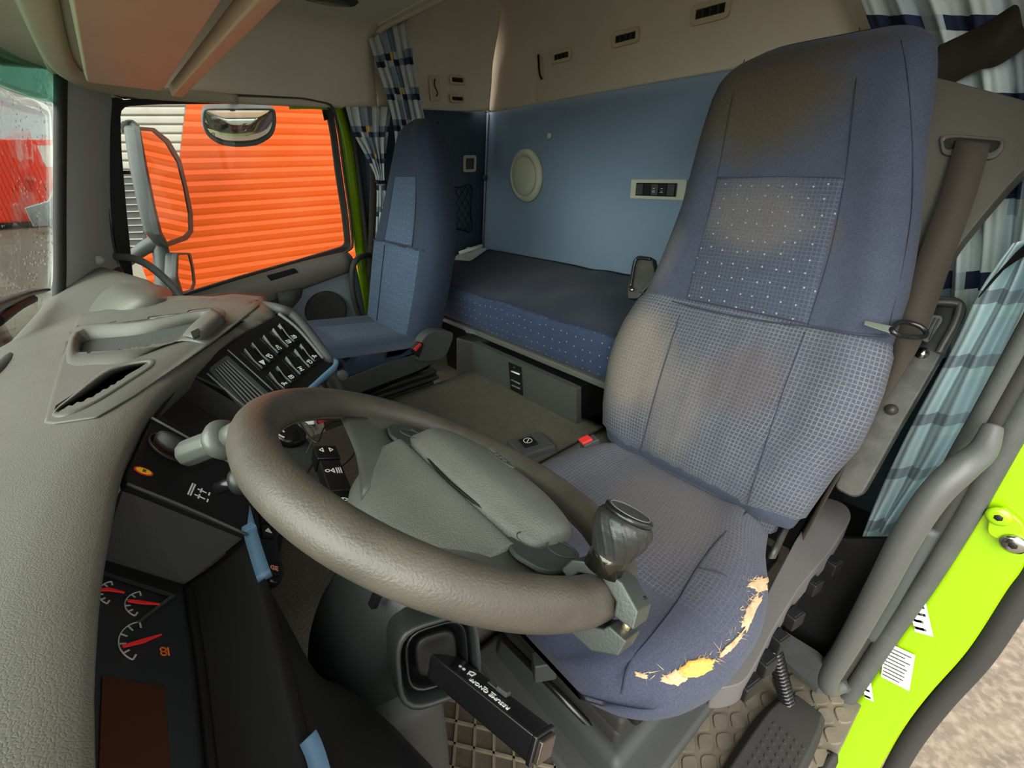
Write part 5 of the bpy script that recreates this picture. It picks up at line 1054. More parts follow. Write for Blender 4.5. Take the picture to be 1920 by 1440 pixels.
# ---- driver belt
bl = thing('driver_seat_belt', TH(1800, 400), 'dark brown seat belt hanging from the tower slot beside the driver seat', 'seat belt')
bw = V((0, -1, -.16)).normalized()
ribbon('webbing', [TH(1822, 268, .0), TH(1822, 276, .012), TH(1795, 370, .02), TH(1755, 480, .03), TH(1712, 600, .035), TH(1668, 700, .02), TH(1612, 810, .01), TH(1545, 930, .005), TH(1478, 1050, -.02)],
       [bw, bw, bw, bw, bw, V((-.5, -.6, -.3)), V((-.8, -.3, -.5)), V((-.8, -.25, -.5)), V((-.8, -.3, -.5))], .050, BELT, bl, .0018)
pt = [DH(1620, 609, .024), DH(1622, 601, .024), DH(1676, 612, .022), DH(1676, 627, .022)]
slab('tongue', pt, nf, .003, CHROME, bl, .0006, .001)
tube('tongue_loop', [DH(1672, 618, .022), DH(1682, 606, .0), DH(1700, 604, -.02), DH(1725, 612, -.03), DH(1737, 625, -.03), DH(1728, 632, -.02), DH(1700, 631, .0), DH(1682, 627, .02)], .0045, BLACKG, bl, 4, 10, True)
# second strap at the top right
o = ribbon('shoulder_strap', [P(1728, 142, x=1.42), P(1800, 110, x=1.40), P(1870, 70, x=1.37), P(1960, 25, x=1.33), V((1.16, .0, .36))], [V((-.05, -.3, 1))]*5, .105, BELT, None, .002)
tag(o, 'broad dark strap crossing the checked curtain at the top right', 'strap')

o = ribbon('pillar_strap', [P(1855, 535, x=1.10), P(1885, 497, x=1.09), P(1930, 462, x=1.07), P(1990, 430, x=1.04)], [V((.2, -.3, 1))]*4, .045, BLACK, None, .002); tag(o, 'short black strap over the top of the pale aqua curtain at the right edge', 'strap')
# ================================================================== passenger seat
ps = thing('passenger_chair', (.62, 1.75, -.8), 'slim navy passenger seat with high backrest beside the passenger door', 'seat')
pt_ = V((.3, 0, 1)).normalized(); pn = V((-pt_.z, 0, pt_.x)); P0 = V((.94-.3*.62, 0, -.62))
def PS(y, s, d=0): return P0+pt_*s+pn*d+V((0, y, 0))
PYL = [(0, 1.985), (.2, 2.0), (.33, 2.01), (.45, 1.985), (.6, 1.945), (.72, 1.925), (.80, 1.90), (.83, 1.85)]
PYR = [(0, 1.535), (.2, 1.515), (.33, 1.515), (.45, 1.53), (.6, 1.585), (.72, 1.645), (.80, 1.69), (.83, 1.73)]
NAVYP = fabric('navy_passenger_cloth', rgb(54, 64, 82), var=.08)
sq = [-.02, .03, .1, .2, .3, .35, .42, .5, .6, .7, .76, .80, .815, .825, .83]
loft('backrest', [bsec(PS, s, sm(PYL, s), sm(PYR, s), 0, .13 if s < .78 else .13-1.2*(s-.78), 0, 0 if s < .76 else -7*(s-.76)**2, 18) for s in sq], NAVYP, ps, 2)
def pyy(k, s): a, b = sm(PYL, s), sm(PYR, s); return a+(b-a)*k
patch('lower_insert', [[PS(pyy(k, s), s, .010-(.006 if k in (.06, .9) else 0)+.003*math.sin(k*9)) for k in (.06, .1, .3, .5, .7, .86, .9)] for s in (.01, .05, .15, .25, .34, .345)], BLUEG, ps, 3, 4, .004)
patch('upper_insert', [[PS(pyy(k, s), s, .006-(.004 if k in (.24, .74) else 0)) for k in (.24, .28, .5, .7, .74)] for s in (.36, .38, .45, .55, .60, .61)], BLUEG, ps, 3, 4, .004)
for k0 in (.24, .74): tube('seam', [PS(pyy(k0, s), s, .004) for s in (.35, .5, .65, .78)], .0018, SEAM, ps, 5, 6)
tube('seam', [PS(pyy(k, .352), .352, .008) for k in (.03, .25, .5, .75, .94)], .0022, SEAM, ps, 5, 6); tube('seam', [PS(pyy(.3, s), s, .014) for s in (.02, .1, .2, .34)], .0018, SEAM, ps, 5, 6)
def prow(x):
    fz = -.560-.045*(x-.40)/.35-.06*max(0, (.42-x)/.04)**2; yl = 2.01-(.05*max(0, (.46-x)/.08)**2); yr = 1.50+(.05*max(0, (.46-x)/.08)**2)
    r = [V((x, yl-.02, -.675)), V((x, yl, -.65)), V((x, yl, fz-.02))]
    for k in range(15): t = k/14; e = min(t, 1-t)*.5; r.append(V((x, yl+(yr-yl)*t, fz-.022*math.exp(-e/.02)+.010*math.exp(-((e-.07)/.05)**2))))
    return r+[V((x, yr, fz-.02)), V((x, yr, -.65)), V((x, yr+.02, -.675)), V((x, (yl+yr)/2, -.68))]
loft('seat_cushion', [prow(x) for x in (.80, .72, .6, .5, .44, .41, .39, .38)], NAVY2, ps, 3)
ins = [[V((x, 1.93-(1.93-1.58)*k, -.560-.045*(x-.40)/.35+.001)) for k in (0, .03, .5, .97, 1)] for x in (.50, .505, .6, .7, .78)]
patch('cushion_insert', ins, BLUEG, ps, 3, 4, .003)
slab('side_frame', [V((.40, 1.5, -.665)), V((.44, 1.5, -.665)), V((.76, 1.5, -.635)), V((.90, 1.5, -.645)), V((.86, 1.5, -.70)), V((.74, 1.5, -.725)), V((.44, 1.5, -.74)), V((.41, 1.5, -.72))], (0, -1, 0), .05, CHAR, ps, .006, .02)
slab('recliner_cover', [P(*q, y=1.475) for q in ((783, 672), (790, 640), (800, 628), (815, 620), (835, 619), (850, 624), (850, 634), (838, 665), (826, 675), (800, 678), (784, 678))], (0, -1, 0), .05, GREYD, ps, .012, .01, 3, 4)
bk = slab('buckle', [P(*q, y=1.465) for q in ((772, 655), (784, 642), (796, 644), (786, 672))], (0, -1, 0), .02, BLACK, ps, .003); slab('red_button', [P(*q, y=1.462) for q in ((775, 655), (787, 643), (791, 646), (780, 659))], (0, -1, 0), .006, RED, bk, .001)
for k in range(5):
    x0 = .45+.012*k; wbox('bellows_fold', x0, .84-.01*k+.012*(k % 2), 1.53-.008*(k % 2), 1.95, -.775-.024*k, -.757-.024*k, RUB, ps, .006)
loft('lower_shell', [[V((.42, 1.51, -.70)), V((.42, 1.97, -.70)), V((.44, 1.95, -.78)), V((.44, 1.53, -.78))], [V((.84, 1.51, -.68)), V((.84, 1.97, -.68)), V((.80, 1.95, -.74)), V((.80, 1.53, -.74))]], BLACK, ps, 2)
wbox('base', .45, .85, 1.55, 1.93, -1.13, -.87, BLACK, ps, .01)
F = Frame(P(632, 684, y=1.47), (1, 0, 0), (0, 0, 1)); lathe('adjuster_knob', F, [(.014, -.02), (.016, .0), (.014, .012), (.004, .014)], BLACKG, ps, 18)
F = Frame(P(640, 703, y=1.46), (1, 0, 0), (0, 0, 1)); lathe('adjuster_knob', F, [(.012, -.02), (.020, .0), (.019, .014), (.012, .02), (.001, .021)], GREYP, ps, 20)
tube('front_support', [P(622, 700, y=1.47), P(640, 740, y=1.45), P(655, 790, y=1.42)], .022, GREYD, ps, 4, 8)
# passenger belt stem and grab handle on the door pillar
o = tube('pillar_grab_handle', [S(690, 478, -.05), S(672, 484, -.1), S(662, 500, -.12), S(660, 530, -.12), S(664, 560, -.12), S(676, 600, -.1), S(690, 640, -.08)], .014, GREYD, None, 6, 12); tag(o, 'curved grey grab handle on the lime pillar beside the passenger seat', 'grab handle')
o = tube('dash_grab_handle', [S(205, 482, -.02), S(235, 482, -.08), S(265, 490, -.14), S(295, 510, -.2), S(322, 536, -.26), S(340, 558, -.3)], [.012, .014, .014, .014, .013, .012], GREYP, None, 6, 12); tag(o, 'curved grey bar arching from the far pillar down to the dashboard', 'grab bar')
o = ribbon('passenger_belt', [S(700, 250, -.03), S(702, 340, -.035), S(700, 430, -.04), S(696, 520, -.05)], V((1, 0, 0)), .05, mat('ribbed_dark_belt', rgb(58, 48, 42), .8, bump=.4, bscale=300), None, .003); tag(o, 'dark brown belt running down the passenger pillar', 'seat belt')

# ================================================================== bunk
bm_ = thing('bunk_mattress', (1.36, 1.2, -.62), 'navy cloth bunk mattress with speckled side under the blue wall', 'mattress')
def mz(x, y): return -.458+.004*math.sin(y*14+x*9)*math.exp(-((y-1.25)/.4)**2)+.003*math.sin(y*31-x*13)*math.exp(-((y-1.2)/.35)**2)-.006*((x-1.36)/.36)**2
yy = [.20+.04*i for i in range(53)]
lab(patch('top_cover', [[V((x, y, mz(x, y)-(.012 if x < 1.02 else 0))) for x in (1.016, 1.03, 1.1, 1.2, 1.3, 1.4, 1.5, 1.6, 1.70)] for y in yy], BUNKT, bm_, 2, 1, .004), 'plain dark blue top')
patch('front_side', [[V((1.024, y, mz(1.02, y)-.004)) for y in yy], [V((1.008, y, -.475)) for y in yy], [V((1.004, y, -.54)) for y in yy], [V((1.008, y, -.598)) for y in yy], [V((1.03, y, -.609)) for y in yy]], BUNKF, bm_, 1, 3, .004)
wbox('foam_core', 1.03, 1.69, .2, 2.29, -.612, -.475, BUNKT, bm_, .01)
tube('piping', [V((1.015, y, mz(1.02, y)-.010)) for y in yy[::3]], .004, BUNKF, bm_, 3, 6)
bb = thing('sleeper_bunk', (1.3, 1.2, -1.13), 'dark grey bunk base with a light rail under the mattress', 'bunk base')
RAIL = mat('rail_grey', rgb(84, 85, 80), .6, bump=.2, spec=.3)
wbox('rail', 1.0, 1.04, .22, 2.2, -.632, -.610, RAIL, bb, .004); wbox('slat_board', 1.04, 1.70, .22, 2.3, -.632, -.617, BLACK, bb, 0)
wbox('back_panel', 1.34, 1.36, .2, 2.3, -1.13, -.64, BLACK, bb, 0)
mk('side_panel', [(1.0, 1.47, -.665), (1.0, 1.62, -.68), (.97, 1.62, -.98), (.97, 1.47, -.98), (1.34, 1.47, -.665), (1.34, 1.62, -.68), (1.34, 1.62, -1.1), (1.34, 1.47, -1.1)], [(0, 1, 2, 3), (7, 6, 5, 4), (0, 4, 5, 1), (1, 5, 6, 2), (2, 6, 7, 3), (3, 7, 4, 0)], GREYD, bb, bevel=.008)
loft('hinge_bracket', [[P(868+a, 612+b, x=.995) for a, b in ((0, 0), (20, 8), (28, 16), (6, 12))], [P(868+a, 612+b, x=1.02) for a, b in ((0, 0), (20, 8), (28, 16), (6, 12))]], GREYP, bb, 1, smooth=False)
dr = thing('storage_drawer', (1.1, 1.16, -.80), 'grey storage drawer pulled out below the bunk mattress', 'drawer')
DG = mat('drawer_grey', rgb(64, 67, 63), .65, bump=.5, bscale=420, var=.05, spec=.3)
DF = FF(P(890, 705, x=.965), P(1080, 808, x=.965), P(885, 637, x=.965))
slab('front', [P(885, 641, x=.965), P(1080, 729, x=.965), P(1081, 810, x=.965), P(890, 706, x=.965)], (-1, 0, 0), .025, DG, dr, .006, .006, 3, 3)
wbox('tub', .985, 1.32, .89, 1.43, -.80, -.66, BLACK, dr, .004)
lt = slab('latch', [P(*q, x=.962) for q in ((953, 679), (977, 689), (980, 742), (957, 730))], (-1, 0, 0), .006, BLACKG, dr, .001)
for q in (((959, 696), (974, 702)), ((959, 712), (975, 720)), ((960, 722), (975, 729))): tube('bar', [P(*q[0], x=.958), P(*q[1], x=.958)], .003, GREYP if q[0][1] != 696 else WHITE, lt, 1, 6)
F = Frame(P(964, 689, x=.960), (0, 1, 0), (0, 0, 1)); lathe('keyhole', F, [(.004, -.001), (.004, .001)], GREYD, lt, 10)
t = thing('folded_papers', P(885, 475, z=-.45), 'small pile of white papers at the far end of the mattress', 'papers')
PAPER = mat('white_paper', rgb(225, 225, 220), .8, var=.08)
q = [P(*a, z=-.448) for a in ((855, 487), (878, 468), (912, 470), (884, 490))]
for k in range(4):
    sh = V((random.uniform(-.01, .01), random.uniform(-.01, .01), .004*k+.003)); slab('sheet', [p+sh for p in q], (0, 0, 1), .002, PAPER, t, 0)
tube('rolled_sheet', [P(862, 474, z=-.425), P(903, 461, z=-.41)], .010, PAPER, t, 1, 10)
lines('print', [[(-.02, y), (.02, y)] for y in (-.006, 0, .006)], Frame(q[1].lerp(q[3], .5)+V((0, 0, .017)), (1, 0, 0), (0, 1, 0)), .002, mat('faded_print', rgb(95, 95, 90)), t)

# ================================================================== wall fittings
def WX(py, px, x=1.72): return P(px, py, x=x)
BEI = mat('pale_beige_plastic', rgb(176, 178, 158), .6, bump=.2, spec=.35)
c = V((1.718, 1.950, -.060)); F = Frame(c, (0, 1, 0), (0, 0, 1)); F.z = V((-1, 0, 0))
t = thing('wall_vent_disc', c, 'round pale beige vent cover on the blue rear wall', 'vent cover')
lathe('ring', F, [(.124, -.001), (.122, .012), (.112, .022), (.102, .026), (.096, .024), (.094, .018)], BEI, t, 48, sy=1.03); lathe('disc', F, [(.092, .012), (.090, .024), (.080, .030), (.05, .033), (.001, .034)], BEI, t, 48, sy=1.03)
t = thing('wall_switch_plate', P(1225, 357, x=1.72), 'beige switch plate with five black rockers on the blue rear wall', 'switch plate')
F = Frame(P(1183, 372, x=1.718), (0, -1, 0), (0, 0, 1)); F.z = V((-1, 0, 0)); w = (P(1183, 357, x=1.72).y-1.03)
box('plate', F, 0, w, 0, .075, 0, .010, BEI, t, .004, 3); box('surround', F, .03, w-.035, .013, .062, .010, .013, BLACKG, t, .001)
for k in range(5):
    a = .034+k*(w-.073)/5; b = box('rocker', F, a, a+(w-.073)/5-.004, .017, .058, .013, .018, CHAR if k % 2 == 0 else BLACK, t, .0015)
    if k in (2, 3): lines('symbol', [[(-.006, -.008), (.006, -.008)], [(-.006, -.003), (.006, -.003)], [(-.004, .006), (.004, .006)]], Frame(F(a+.014, .036, .0185), (0, -1, 0), (0, 0, 1)), .0015, WHITE, b)
F = Frame(P(1031, 255, x=1.715), (0, 1, 0), (0, 0, 1)); F.z = V((-1, 0, 0)); o = lathe('wall_stud', F, [(.013, 0), (.014, .006), (.008, .012), (.001, .013)], BEI, None, 16); tag(o, 'tiny beige stud above the round vent on the blue wall', 'stud')
def slot(px, py, w, h, x, label, ux=(0, -1, 0)):
    p = P(px, py, x=x) if ux[1] else PL(px, py, (0, 2.213, 0), (0, 1, 0)); F = Frame(p, ux, (0, 0, 1)); F.z = V((-1, 0, 0)) if ux[1] else V((0, -1, 0))
    t = thing('slot_vent', p, label, 'slot vent', 'slot vents in the beige upper lining')
    o = [F(*q, .003) for q in ((-w/2, -h/2), (w/2, -h/2), (w/2, h/2), (-w/2, h/2))]; i = [F(*q, .003) for q in ((-w*.38, -h*.22), (w*.38, -h*.22), (w*.38, h*.22), (-w*.38, h*.22))]
    ringslab('frame', roundc(o, h*.3, 4), roundc(i, .001, 4), F.z, .010, TRIMB, t, .002)
    slab('opening', [F(*q, -.004) for q in ((-w*.4, -h*.25), (w*.4, -h*.25), (w*.4, h*.25), (-w*.4, h*.25))], F.z, .002, mat('slot_black', rgb(14, 13, 12)), t, 0)
    for k in range(3): box('fin', F, -w*.2+k*w*.2, -w*.2+k*w*.2+.004, -h*.22, h*.22, -.004, .0025, CHAR, t, 0)
slot(1331, 21, .135, .058, 1.684, 'slot vent high on the rear lining, nearest of the row')
slot(1172, 70, .125, .050, 1.684, 'slot vent high on the rear lining, middle of the row')
slot(1052, 105, .115, .046, 1.684, 'slot vent high on the rear lining, farthest of the row')
slot(858, 150, .085, .040, 0, 'upper slot vent on the far side lining beside the corner', (1, 0, 0)); slot(858, 185, .085, .034, 0, 'lower slot vent on the far side lining beside the corner', (1, 0, 0))
t = thing('hook_plate', PL(815, 165, (0, 2.23, 0), (0, 1, 0)), 'small beige plate with a dark folding hook on the far side lining', 'hook')
F = Frame(PL(815, 165, (0, 2.218, 0), (0, 1, 0)), (1, 0, 0), (0, 0, 1)); F.z = V((0, -1, 0)); box('plate', F, -.028, .028, -.055, .05, 0, .005, TRIMB, t, .003); tube('hook', [F(.002, .035, .007), F(-.006, .01, .010), F(.008, -.02, .010), F(0, -.035, .007)], .003, BLACK, t, 4, 6)
t = thing('torn_hook_mount', P(1015, 135, x=1.685), 'damaged dark hook stub with scratches in the beige lining above the blue wall', 'hook stub')
F = Frame(P(1014, 130, x=1.683), (0, -1, 0), (0, 0, 1)); F.z = V((-1, 0, 0)); tube('stub', [F(-.012, .055, .004), F(.0, .02, .012), F(.006, -.02, .012), F(.012, -.04, .004)], .005, BLACK, t, 4, 6)
lines('scratches', [[(-.03, .03), (-.022, -.06), (-.03, -.12)], [(-.012, -.02), (-.016, -.13)], [(-.04, .05), (-.03, .0)]], F, .003, mat('scratch_pale', rgb(215, 208, 190)), t, .002)
p = S(881, 307, -.012); F = Frame(p, (1, 0, 0), (0, -.16, 1)); F.z = -SN
t = thing('square_socket', p, 'small square beige-framed socket on the dark side wall', 'socket'); rr = .042
ringslab('frame', roundc([F(a*rr, b*rr, .004) for a, b in ((-1, -1), (1, -1), (1, 1), (-1, 1))], .012, 4), roundc([F(a*rr*.66, b*rr*.66, .004) for a, b in ((-1, -1), (1, -1), (1, 1), (-1, 1))], .006, 4), -SN, .010, BEI, t, .002); box('insert', F, -.027, .027, -.027, .027, -.004, .0015, GREYD, t, .001)
p = S(909, 333, -.01); F = Frame(p, (1, 0, 0), (0, -.16, 1)); F.z = -SN; o = lathe('round_button', F, [(.016, -.005), (.017, .006), (.012, .010), (.001, .011)], GREYD, None, 18); tag(o, 'small grey round button near the corner of the dark side wall', 'button')
t = thing('cargo_net', S(865, 392, -.02), 'black diamond-mesh cargo net on the dark side wall', 'net')
nx0, nx1, nt, nb = 838, 884, 352, 430
def NP(u, v_): 
    x = nx0+(nx1-nx0)*u; return S(x, nt+(nb-nt)*v_-4*u+8*u*v_, -.02-.01*math.sin(math.pi*u)*math.sin(math.pi*v_))
tube('border', [NP(0, 0), NP(.5, .02), NP(1, 0), NP(.97, .5), NP(1, 1), NP(.5, .97), NP(0, 1), NP(.02, .5)], .0032, BLACKG, t, 3, 6, True)
for k in range(-3, 5):
    for sg in (1, -1):
        pts = []
        for i in range(13):
            v_ = i/12; u = (k/4+v_*1.0) if sg > 0 else (k/4+1-v_)
            u = k/4+ (v_ if sg > 0 else 1-v_)
            if 0 <= u <= 1: pts.append(NP(u, v_))
        if len(pts) > 2: tube('cord', pts, .0017, BLACKG, t, 1, 5)

# ================================================================== curtains
LB, GB, NV, OC, AQ, PG = rgb(140, 154, 166), rgb(112, 124, 140), rgb(48, 54, 78), rgb(196, 160, 92), rgb(200, 220, 226), rgb(178, 184, 184)
PL1 = plaid('plaid_small_checks', [[(0, PG), (.35, LB), (.6, GB), (.8, PG)], [(0, GB), (.35, NV), (.55, OC), (.66, PG)], [(0, NV), (.3, PG), (.6, NV), (.8, GB)]], 5.5, 8.5)
PL2 = plaid('plaid_pale_aqua', [[(0, AQ), (.45, rgb(184, 206, 216)), (.8, AQ)], [(0, rgb(150, 162, 172)), (.5, rgb(154, 168, 178)), (.8, rgb(150, 162, 172))], [(0, AQ), (.5, rgb(192, 216, 218)), (.8, AQ)]], 4, 7.2)
PL3 = plaid('plaid_white_navy', [[(0, rgb(208, 220, 220)), (.5, rgb(196, 210, 218)), (.8, rgb(212, 224, 223))], [(0, NV), (.55, rgb(58, 66, 96)), (.7, rgb(180, 196, 200))], [(0, rgb(212, 222, 222)), (.5, rgb(160, 178, 190)), (.7, rgb(212, 222, 222))]], 3.2, 4.6)
def curtain(name, rows, m, nf_, amp, nrm, label, n=120):
    """rows: (left point, right point) top to bottom; pleats run down the cloth"""
    t_ = len(rows); v = []; uvs = []; R = []
    L = spline([r[0] for r in rows], 6); Rr = spline([r[1] for r in rows], 6); nrm = V(nrm).normalized(); hh = 0; base = max((a-b).length for a, b in rows)*1.25
    for j, (a, b) in enumerate(zip(L, Rr)):
        if j: hh += (L[j]-L[j-1]).length
        w = (a-b).length; k = min(1.6, base/max(w, .02)*.55)
        for i in range(n+1):
            s = i/n; ph = s*nf_*2*math.pi+.5*math.sin(j*.35+s*5); d = amp*k*(math.sin(ph)+.35*math.sin(2.3*ph+1))
            v.append(a.lerp(b, s)+nrm*d); uvs.append((s*base, hh))
    m_ = n+1; f = [(j*m_+i, j*m_+i+1, (j+1)*m_+i+1, (j+1)*m_+i) for j in range(len(L)-1) for i in range(n)]
    o = mk(name, v, f, m, None, True, uvs, solid=.0015, off=0); return tag(o, label, 'curtain')
def CY(px, py, y): return P(px, py, y=y)
curtain('curtain', [(CY(690, 72, 2.16), CY(765, 34, 2.02)), (CY(706, 120, 2.12), CY(775, 110, 2.02)), (CY(728, 190, 2.1), CY(790, 190, 2.02)), (CY(740, 250, 2.1), CY(800, 250, 2.02)), (CY(745, 330, 2.1), CY(800, 330, 2.02))], PL1, 5, .012, (-.5, -1, 0), 'grey checked curtain hanging from the ceiling rail behind the passenger seat')
c1 = curtain('curtain', [(CY(648, 200, 2.2), CY(735, 200, 2.17)), (CY(662, 250, 2.2), CY(728, 250, 2.17)), (CY(690, 300, 2.2), CY(722, 300, 2.17)), (CY(706, 340, 2.2), CY(720, 340, 2.17)), (CY(706, 400, 2.2), CY(726, 400, 2.17)), (CY(700, 480, 2.2), CY(728, 480, 2.17))], PL1, 5, .008, (0, -1, 0), 'narrow checked curtain tied back on the passenger door pillar')
o = tube('curtain_tie', [CY(700, 338, 2.17), CY(710, 342, 2.15), CY(724, 341, 2.15)], .007, BLACK, None, 4, 8); tag(o, 'black tie gathering the curtain on the passenger pillar', 'tie')
def QX(px, py, x): return P(px, py, x=x)
curtain('curtain', [(QX(1590, -60, 1.60), QX(1990, -60, 1.34)), (QX(1640, 60, 1.58), QX(2000, 60, 1.32)), (QX(1700, 250, 1.52), QX(2000, 250, 1.28)), (QX(1720, 450, 1.5), QX(1960, 450, 1.26)), (QX(1720, 700, 1.45), QX(1900, 700, 1.2))], PL3, 5, .016, (-1, .2, 0), 'white and navy checked curtain behind the belt tower, upper right')
curtain('curtain', [(QX(1905, 455, 1.15), QX(1990, 430, 1.06)), (QX(1845, 540, 1.16), QX(1960, 540, 1.04)), (QX(1790, 640, 1.18), QX(1925, 640, 1.03)), (QX(1730, 760, 1.19), QX(1870, 760, 1.05)), (QX(1672, 880, 1.18), QX(1790, 880, 1.06)), (QX(1628, 975, 1.16), QX(1710, 990, 1.07)), (QX(1622, 1010, 1.14), QX(1690, 1030, 1.08)), (QX(1640, 1040, 1.12), QX(1670, 1045, 1.09))], PL2, 2.5, .016, (-1, .2, 0), 'pale aqua curtain with grey bands hanging beside the driver seat')
# ================================================================== driver side fittings
GH = mat('handle_grey_plastic', rgb(72, 73, 71), .42, bump=.25, bscale=700, spec=.5)
o = tube('door_grab_handle', [P(1862, 800, x=.93), P(1842, 845, x=.90), P(1800, 880, x=.86), P(1750, 930, x=.84), P(1700, 1005, x=.83), P(1650, 1100, x=.83), P(1595, 1200, x=.84), P(1555, 1270, x=.85), P(1556, 1290, x=.87), P(1580, 1285, x=.90)], [.012, .017, .020, .020, .020, .0195, .019, .018, .016, .012], GH, None, 8, 20)
tag(o, 'long thick grey grab handle beside the lime jamb', 'grab handle')
o = tube('pillar_rail', [P(1745, 990, x=.95), P(1700, 1070, x=.94), P(1660, 1140, x=.94), P(1628, 1192, x=.94)], .014, CHAR, None, 6, 12); tag(o, 'thin dark rail behind the thick grab handle', 'rail')
st(slab('trim_14', [P(1560, 1010, x=1.05), P(1700, 1010, x=1.05), P(1640, 1280, x=1.02), P(1440, 1300, x=1.0), P(1470, 1180, x=1.02)], (-1, 0, 0), .01, BLACK, None, 0))
st(mk('trim_15', [P(1450, 1180, z=-1.09), P(1530, 1230, z=-1.09), P(1600, 1300, z=-1.09), P(1530, 1300, z=-1.10), P(1460, 1240, z=-1.10)], [(0, 1, 2, 3, 4)], GREYD, None, solid=.02))
t = thing('coiled_air_hose', P(1465, 1260, x=.80), 'black coiled air hose hanging beside the seat above the mat', 'hose')
A, B = P(1442, 1178, x=.80), P(1484, 1350, x=.82); d = (B-A); a1 = d.normalized(); u1 = a1.cross(V((0, 1, 0))).normalized(); w1 = a1.cross(u1)
tube('coil', [A+d*(i/(26*8))+(u1*math.cos(i*math.pi/4)+w1*math.sin(i*math.pi/4))*.013 for i in range(26*8+1)], .0042, BLACKG, t, 1, 6)
tube('end_fitting', [B, B+a1*.02], .010, CHAR, t, 1, 10); lathe('nozzle_ring', Frame(B+a1*.02, u1, w1), [(.008, 0), (.009, .004), (.005, .006)], CHROME, t, 14)
tube('wire_stay', [B+V((0, 0, .01)), P(1510, 1335, x=.84), P(1528, 1325, x=.86)], .0022, STEEL, t, 4, 6)

# ================================================================== outside
GRV = mat('wet_gravel_ground', rgb(104, 94, 80), .85, bump=1, bscale=60, var=.28, vscale=9, dirt=rgb(142, 132, 116), dscale=26, damt=.8)
GZ = -2.35
st(mk('ground', [(-120, -60, GZ), (120, -60, GZ), (120, 160, GZ), (-120, 160, GZ)], [(0, 1, 2, 3)], GRV, None))
ORN = mat('orange_shutter_paint', rgb(216, 80, 0), .5, bump=.1, var=.04, vscale=2, dirt=rgb(225, 100, 45), dscale=3, damt=.3)
YS = 4.6
t = thing('roller_shutter', (4.5, YS, GZ), 'bright orange corrugated roller shutter wall outside the passenger window', 'shutter')
prof = []; z = GZ; pit = .082
x0 = P(190, 300, y=YS).x; x1 = 12
zt = 1.9; v = []; f = []; k = 0
while z < zt:
    for dz, dy in ((0, 0), (.02, -.005), (.05, -.009), (.070, -.003)): v += [(x0-.03*(1.9-z)*.0, YS+dy, z+dz), (x1, YS+dy, z+dz)]
    z += pit; k += 4
f = [(2*i, 2*i+1, 2*i+3, 2*i+2) for i in range(k-1)]
mk('slats', v, f, ORN, t, False, solid=.01, off=1); wbox('bottom_rail', x0, x1, YS-.04, YS+.03, GZ, GZ+.12, ORN, t, .01)
t = thing('grey_wall', (-.6, YS+1.4, GZ), 'grey ribbed wall left of the orange shutter outside', 'wall')
GW = mat('weathered_grey_cladding', rgb(176, 170, 160), .8, bump=.4, bscale=30, var=.1); GW2 = mat('dark_brick_grey', rgb(84, 84, 84), .85, bump=.4, bscale=30, var=.2, vscale=12)
def GWp(px, py, dy=-.5): return P(px, py, y=YS+dy)
slab('upper_cladding', [GWp(*q) for q in ((195, 170), (354, 170), (336, 285), (330, 330), (195, 330))], (0, -1, 0), .1, GW, t, .01)
for k in range(8): slab('board', [GWp(200, 184+k*17, -.52), GWp(350-k*2, 184+k*17, -.52), GWp(350-k*2, 198+k*17, -.52), GWp(200, 198+k*17, -.52)], (0, -1, 0), .02, GW, t, .008)
slab('dark_grille', [GWp(*q) for q in ((195, 300), (262, 300), (272, 380), (276, 470), (195, 482))], (0, -1, 0), .1, GW2, t, .01)
for k in range(13): slab('course_line', [GWp(198, 306+k*13, -.51), GWp(268, 304+k*13, -.51), GWp(268, 306+k*13, -.51), GWp(198, 308+k*13, -.51)], (0, -1, 0), .01, GW, t, 0)
slab('leg', [P(200, 480, y=YS-.5), P(215, 480, y=YS-.5), V((P(215, 480, y=YS-.5).x, YS-.5, GZ)), V((P(200, 480, y=YS-.5).x, YS-.5, GZ))], (0, -1, 0), .1, GW2, t, .01)
# mirrors
MG = mat('mirror_housing_grey', rgb(62, 66, 66), .45, bump=.2, bscale=500, spec=.5); MIR = mat('mirror_glass', rgb(225, 228, 225), .02, 1)
t = thing('wing_mirror', P(300, 360, y=2.75), 'tall truck door mirror on a grey arm seen through the passenger window', 'mirror')
my = 2.78
def MP(px, py, dy=0): return P(px, py, y=my+dy)
loft('mirror_arm', [[MP(228+a, 232+b, c_) for a, b, c_ in ((0, -4, 0), (14, -4, .0), (14, 14, .05), (0, 16, .05))], [MP(248+a, 240+b, c_) for a, b, c_ in ((0, -8, 0), (16, 0, .0), (16, 12, .05), (-6, 12, .05))], [MP(262+a, 320+b, c_) for a, b, c_ in ((-8, 0, 0), (16, 0, .0), (16, 10, .05), (-8, 10, .05))],
                    [MP(282+a, 410+b, c_) for a, b, c_ in ((-6, 0, 0), (18, 0, .0), (18, 10, .05), (-6, 10, .05))], [MP(298+a, 462+b, c_) for a, b, c_ in ((-10, 0, 0), (16, 0, .0), (16, 10, .05), (-10, 10, .05))], [MP(318+a, 560+b, c_) for a, b, c_ in ((-22, 0, 0), (12, 0, .0), (12, 10, .05), (-22, 10, .05))]], MG, t, 5, nu=2)
loft('lower_arm', [[MP(240, 474), MP(246, 496), MP(246, 496, .04), MP(240, 474, .04)], [MP(270, 452), MP(278, 474), MP(278, 474, .04), MP(270, 452, .04)], [MP(296, 440), MP(306, 462), MP(306, 462, .04), MP(296, 440, .04)]], MG, t, 4, nu=2)
hou = [(262, 238), (290, 240), (318, 262), (340, 300), (352, 350), (362, 400), (363, 435), (352, 450), (318, 462), (300, 440), (288, 390), (272, 310)]
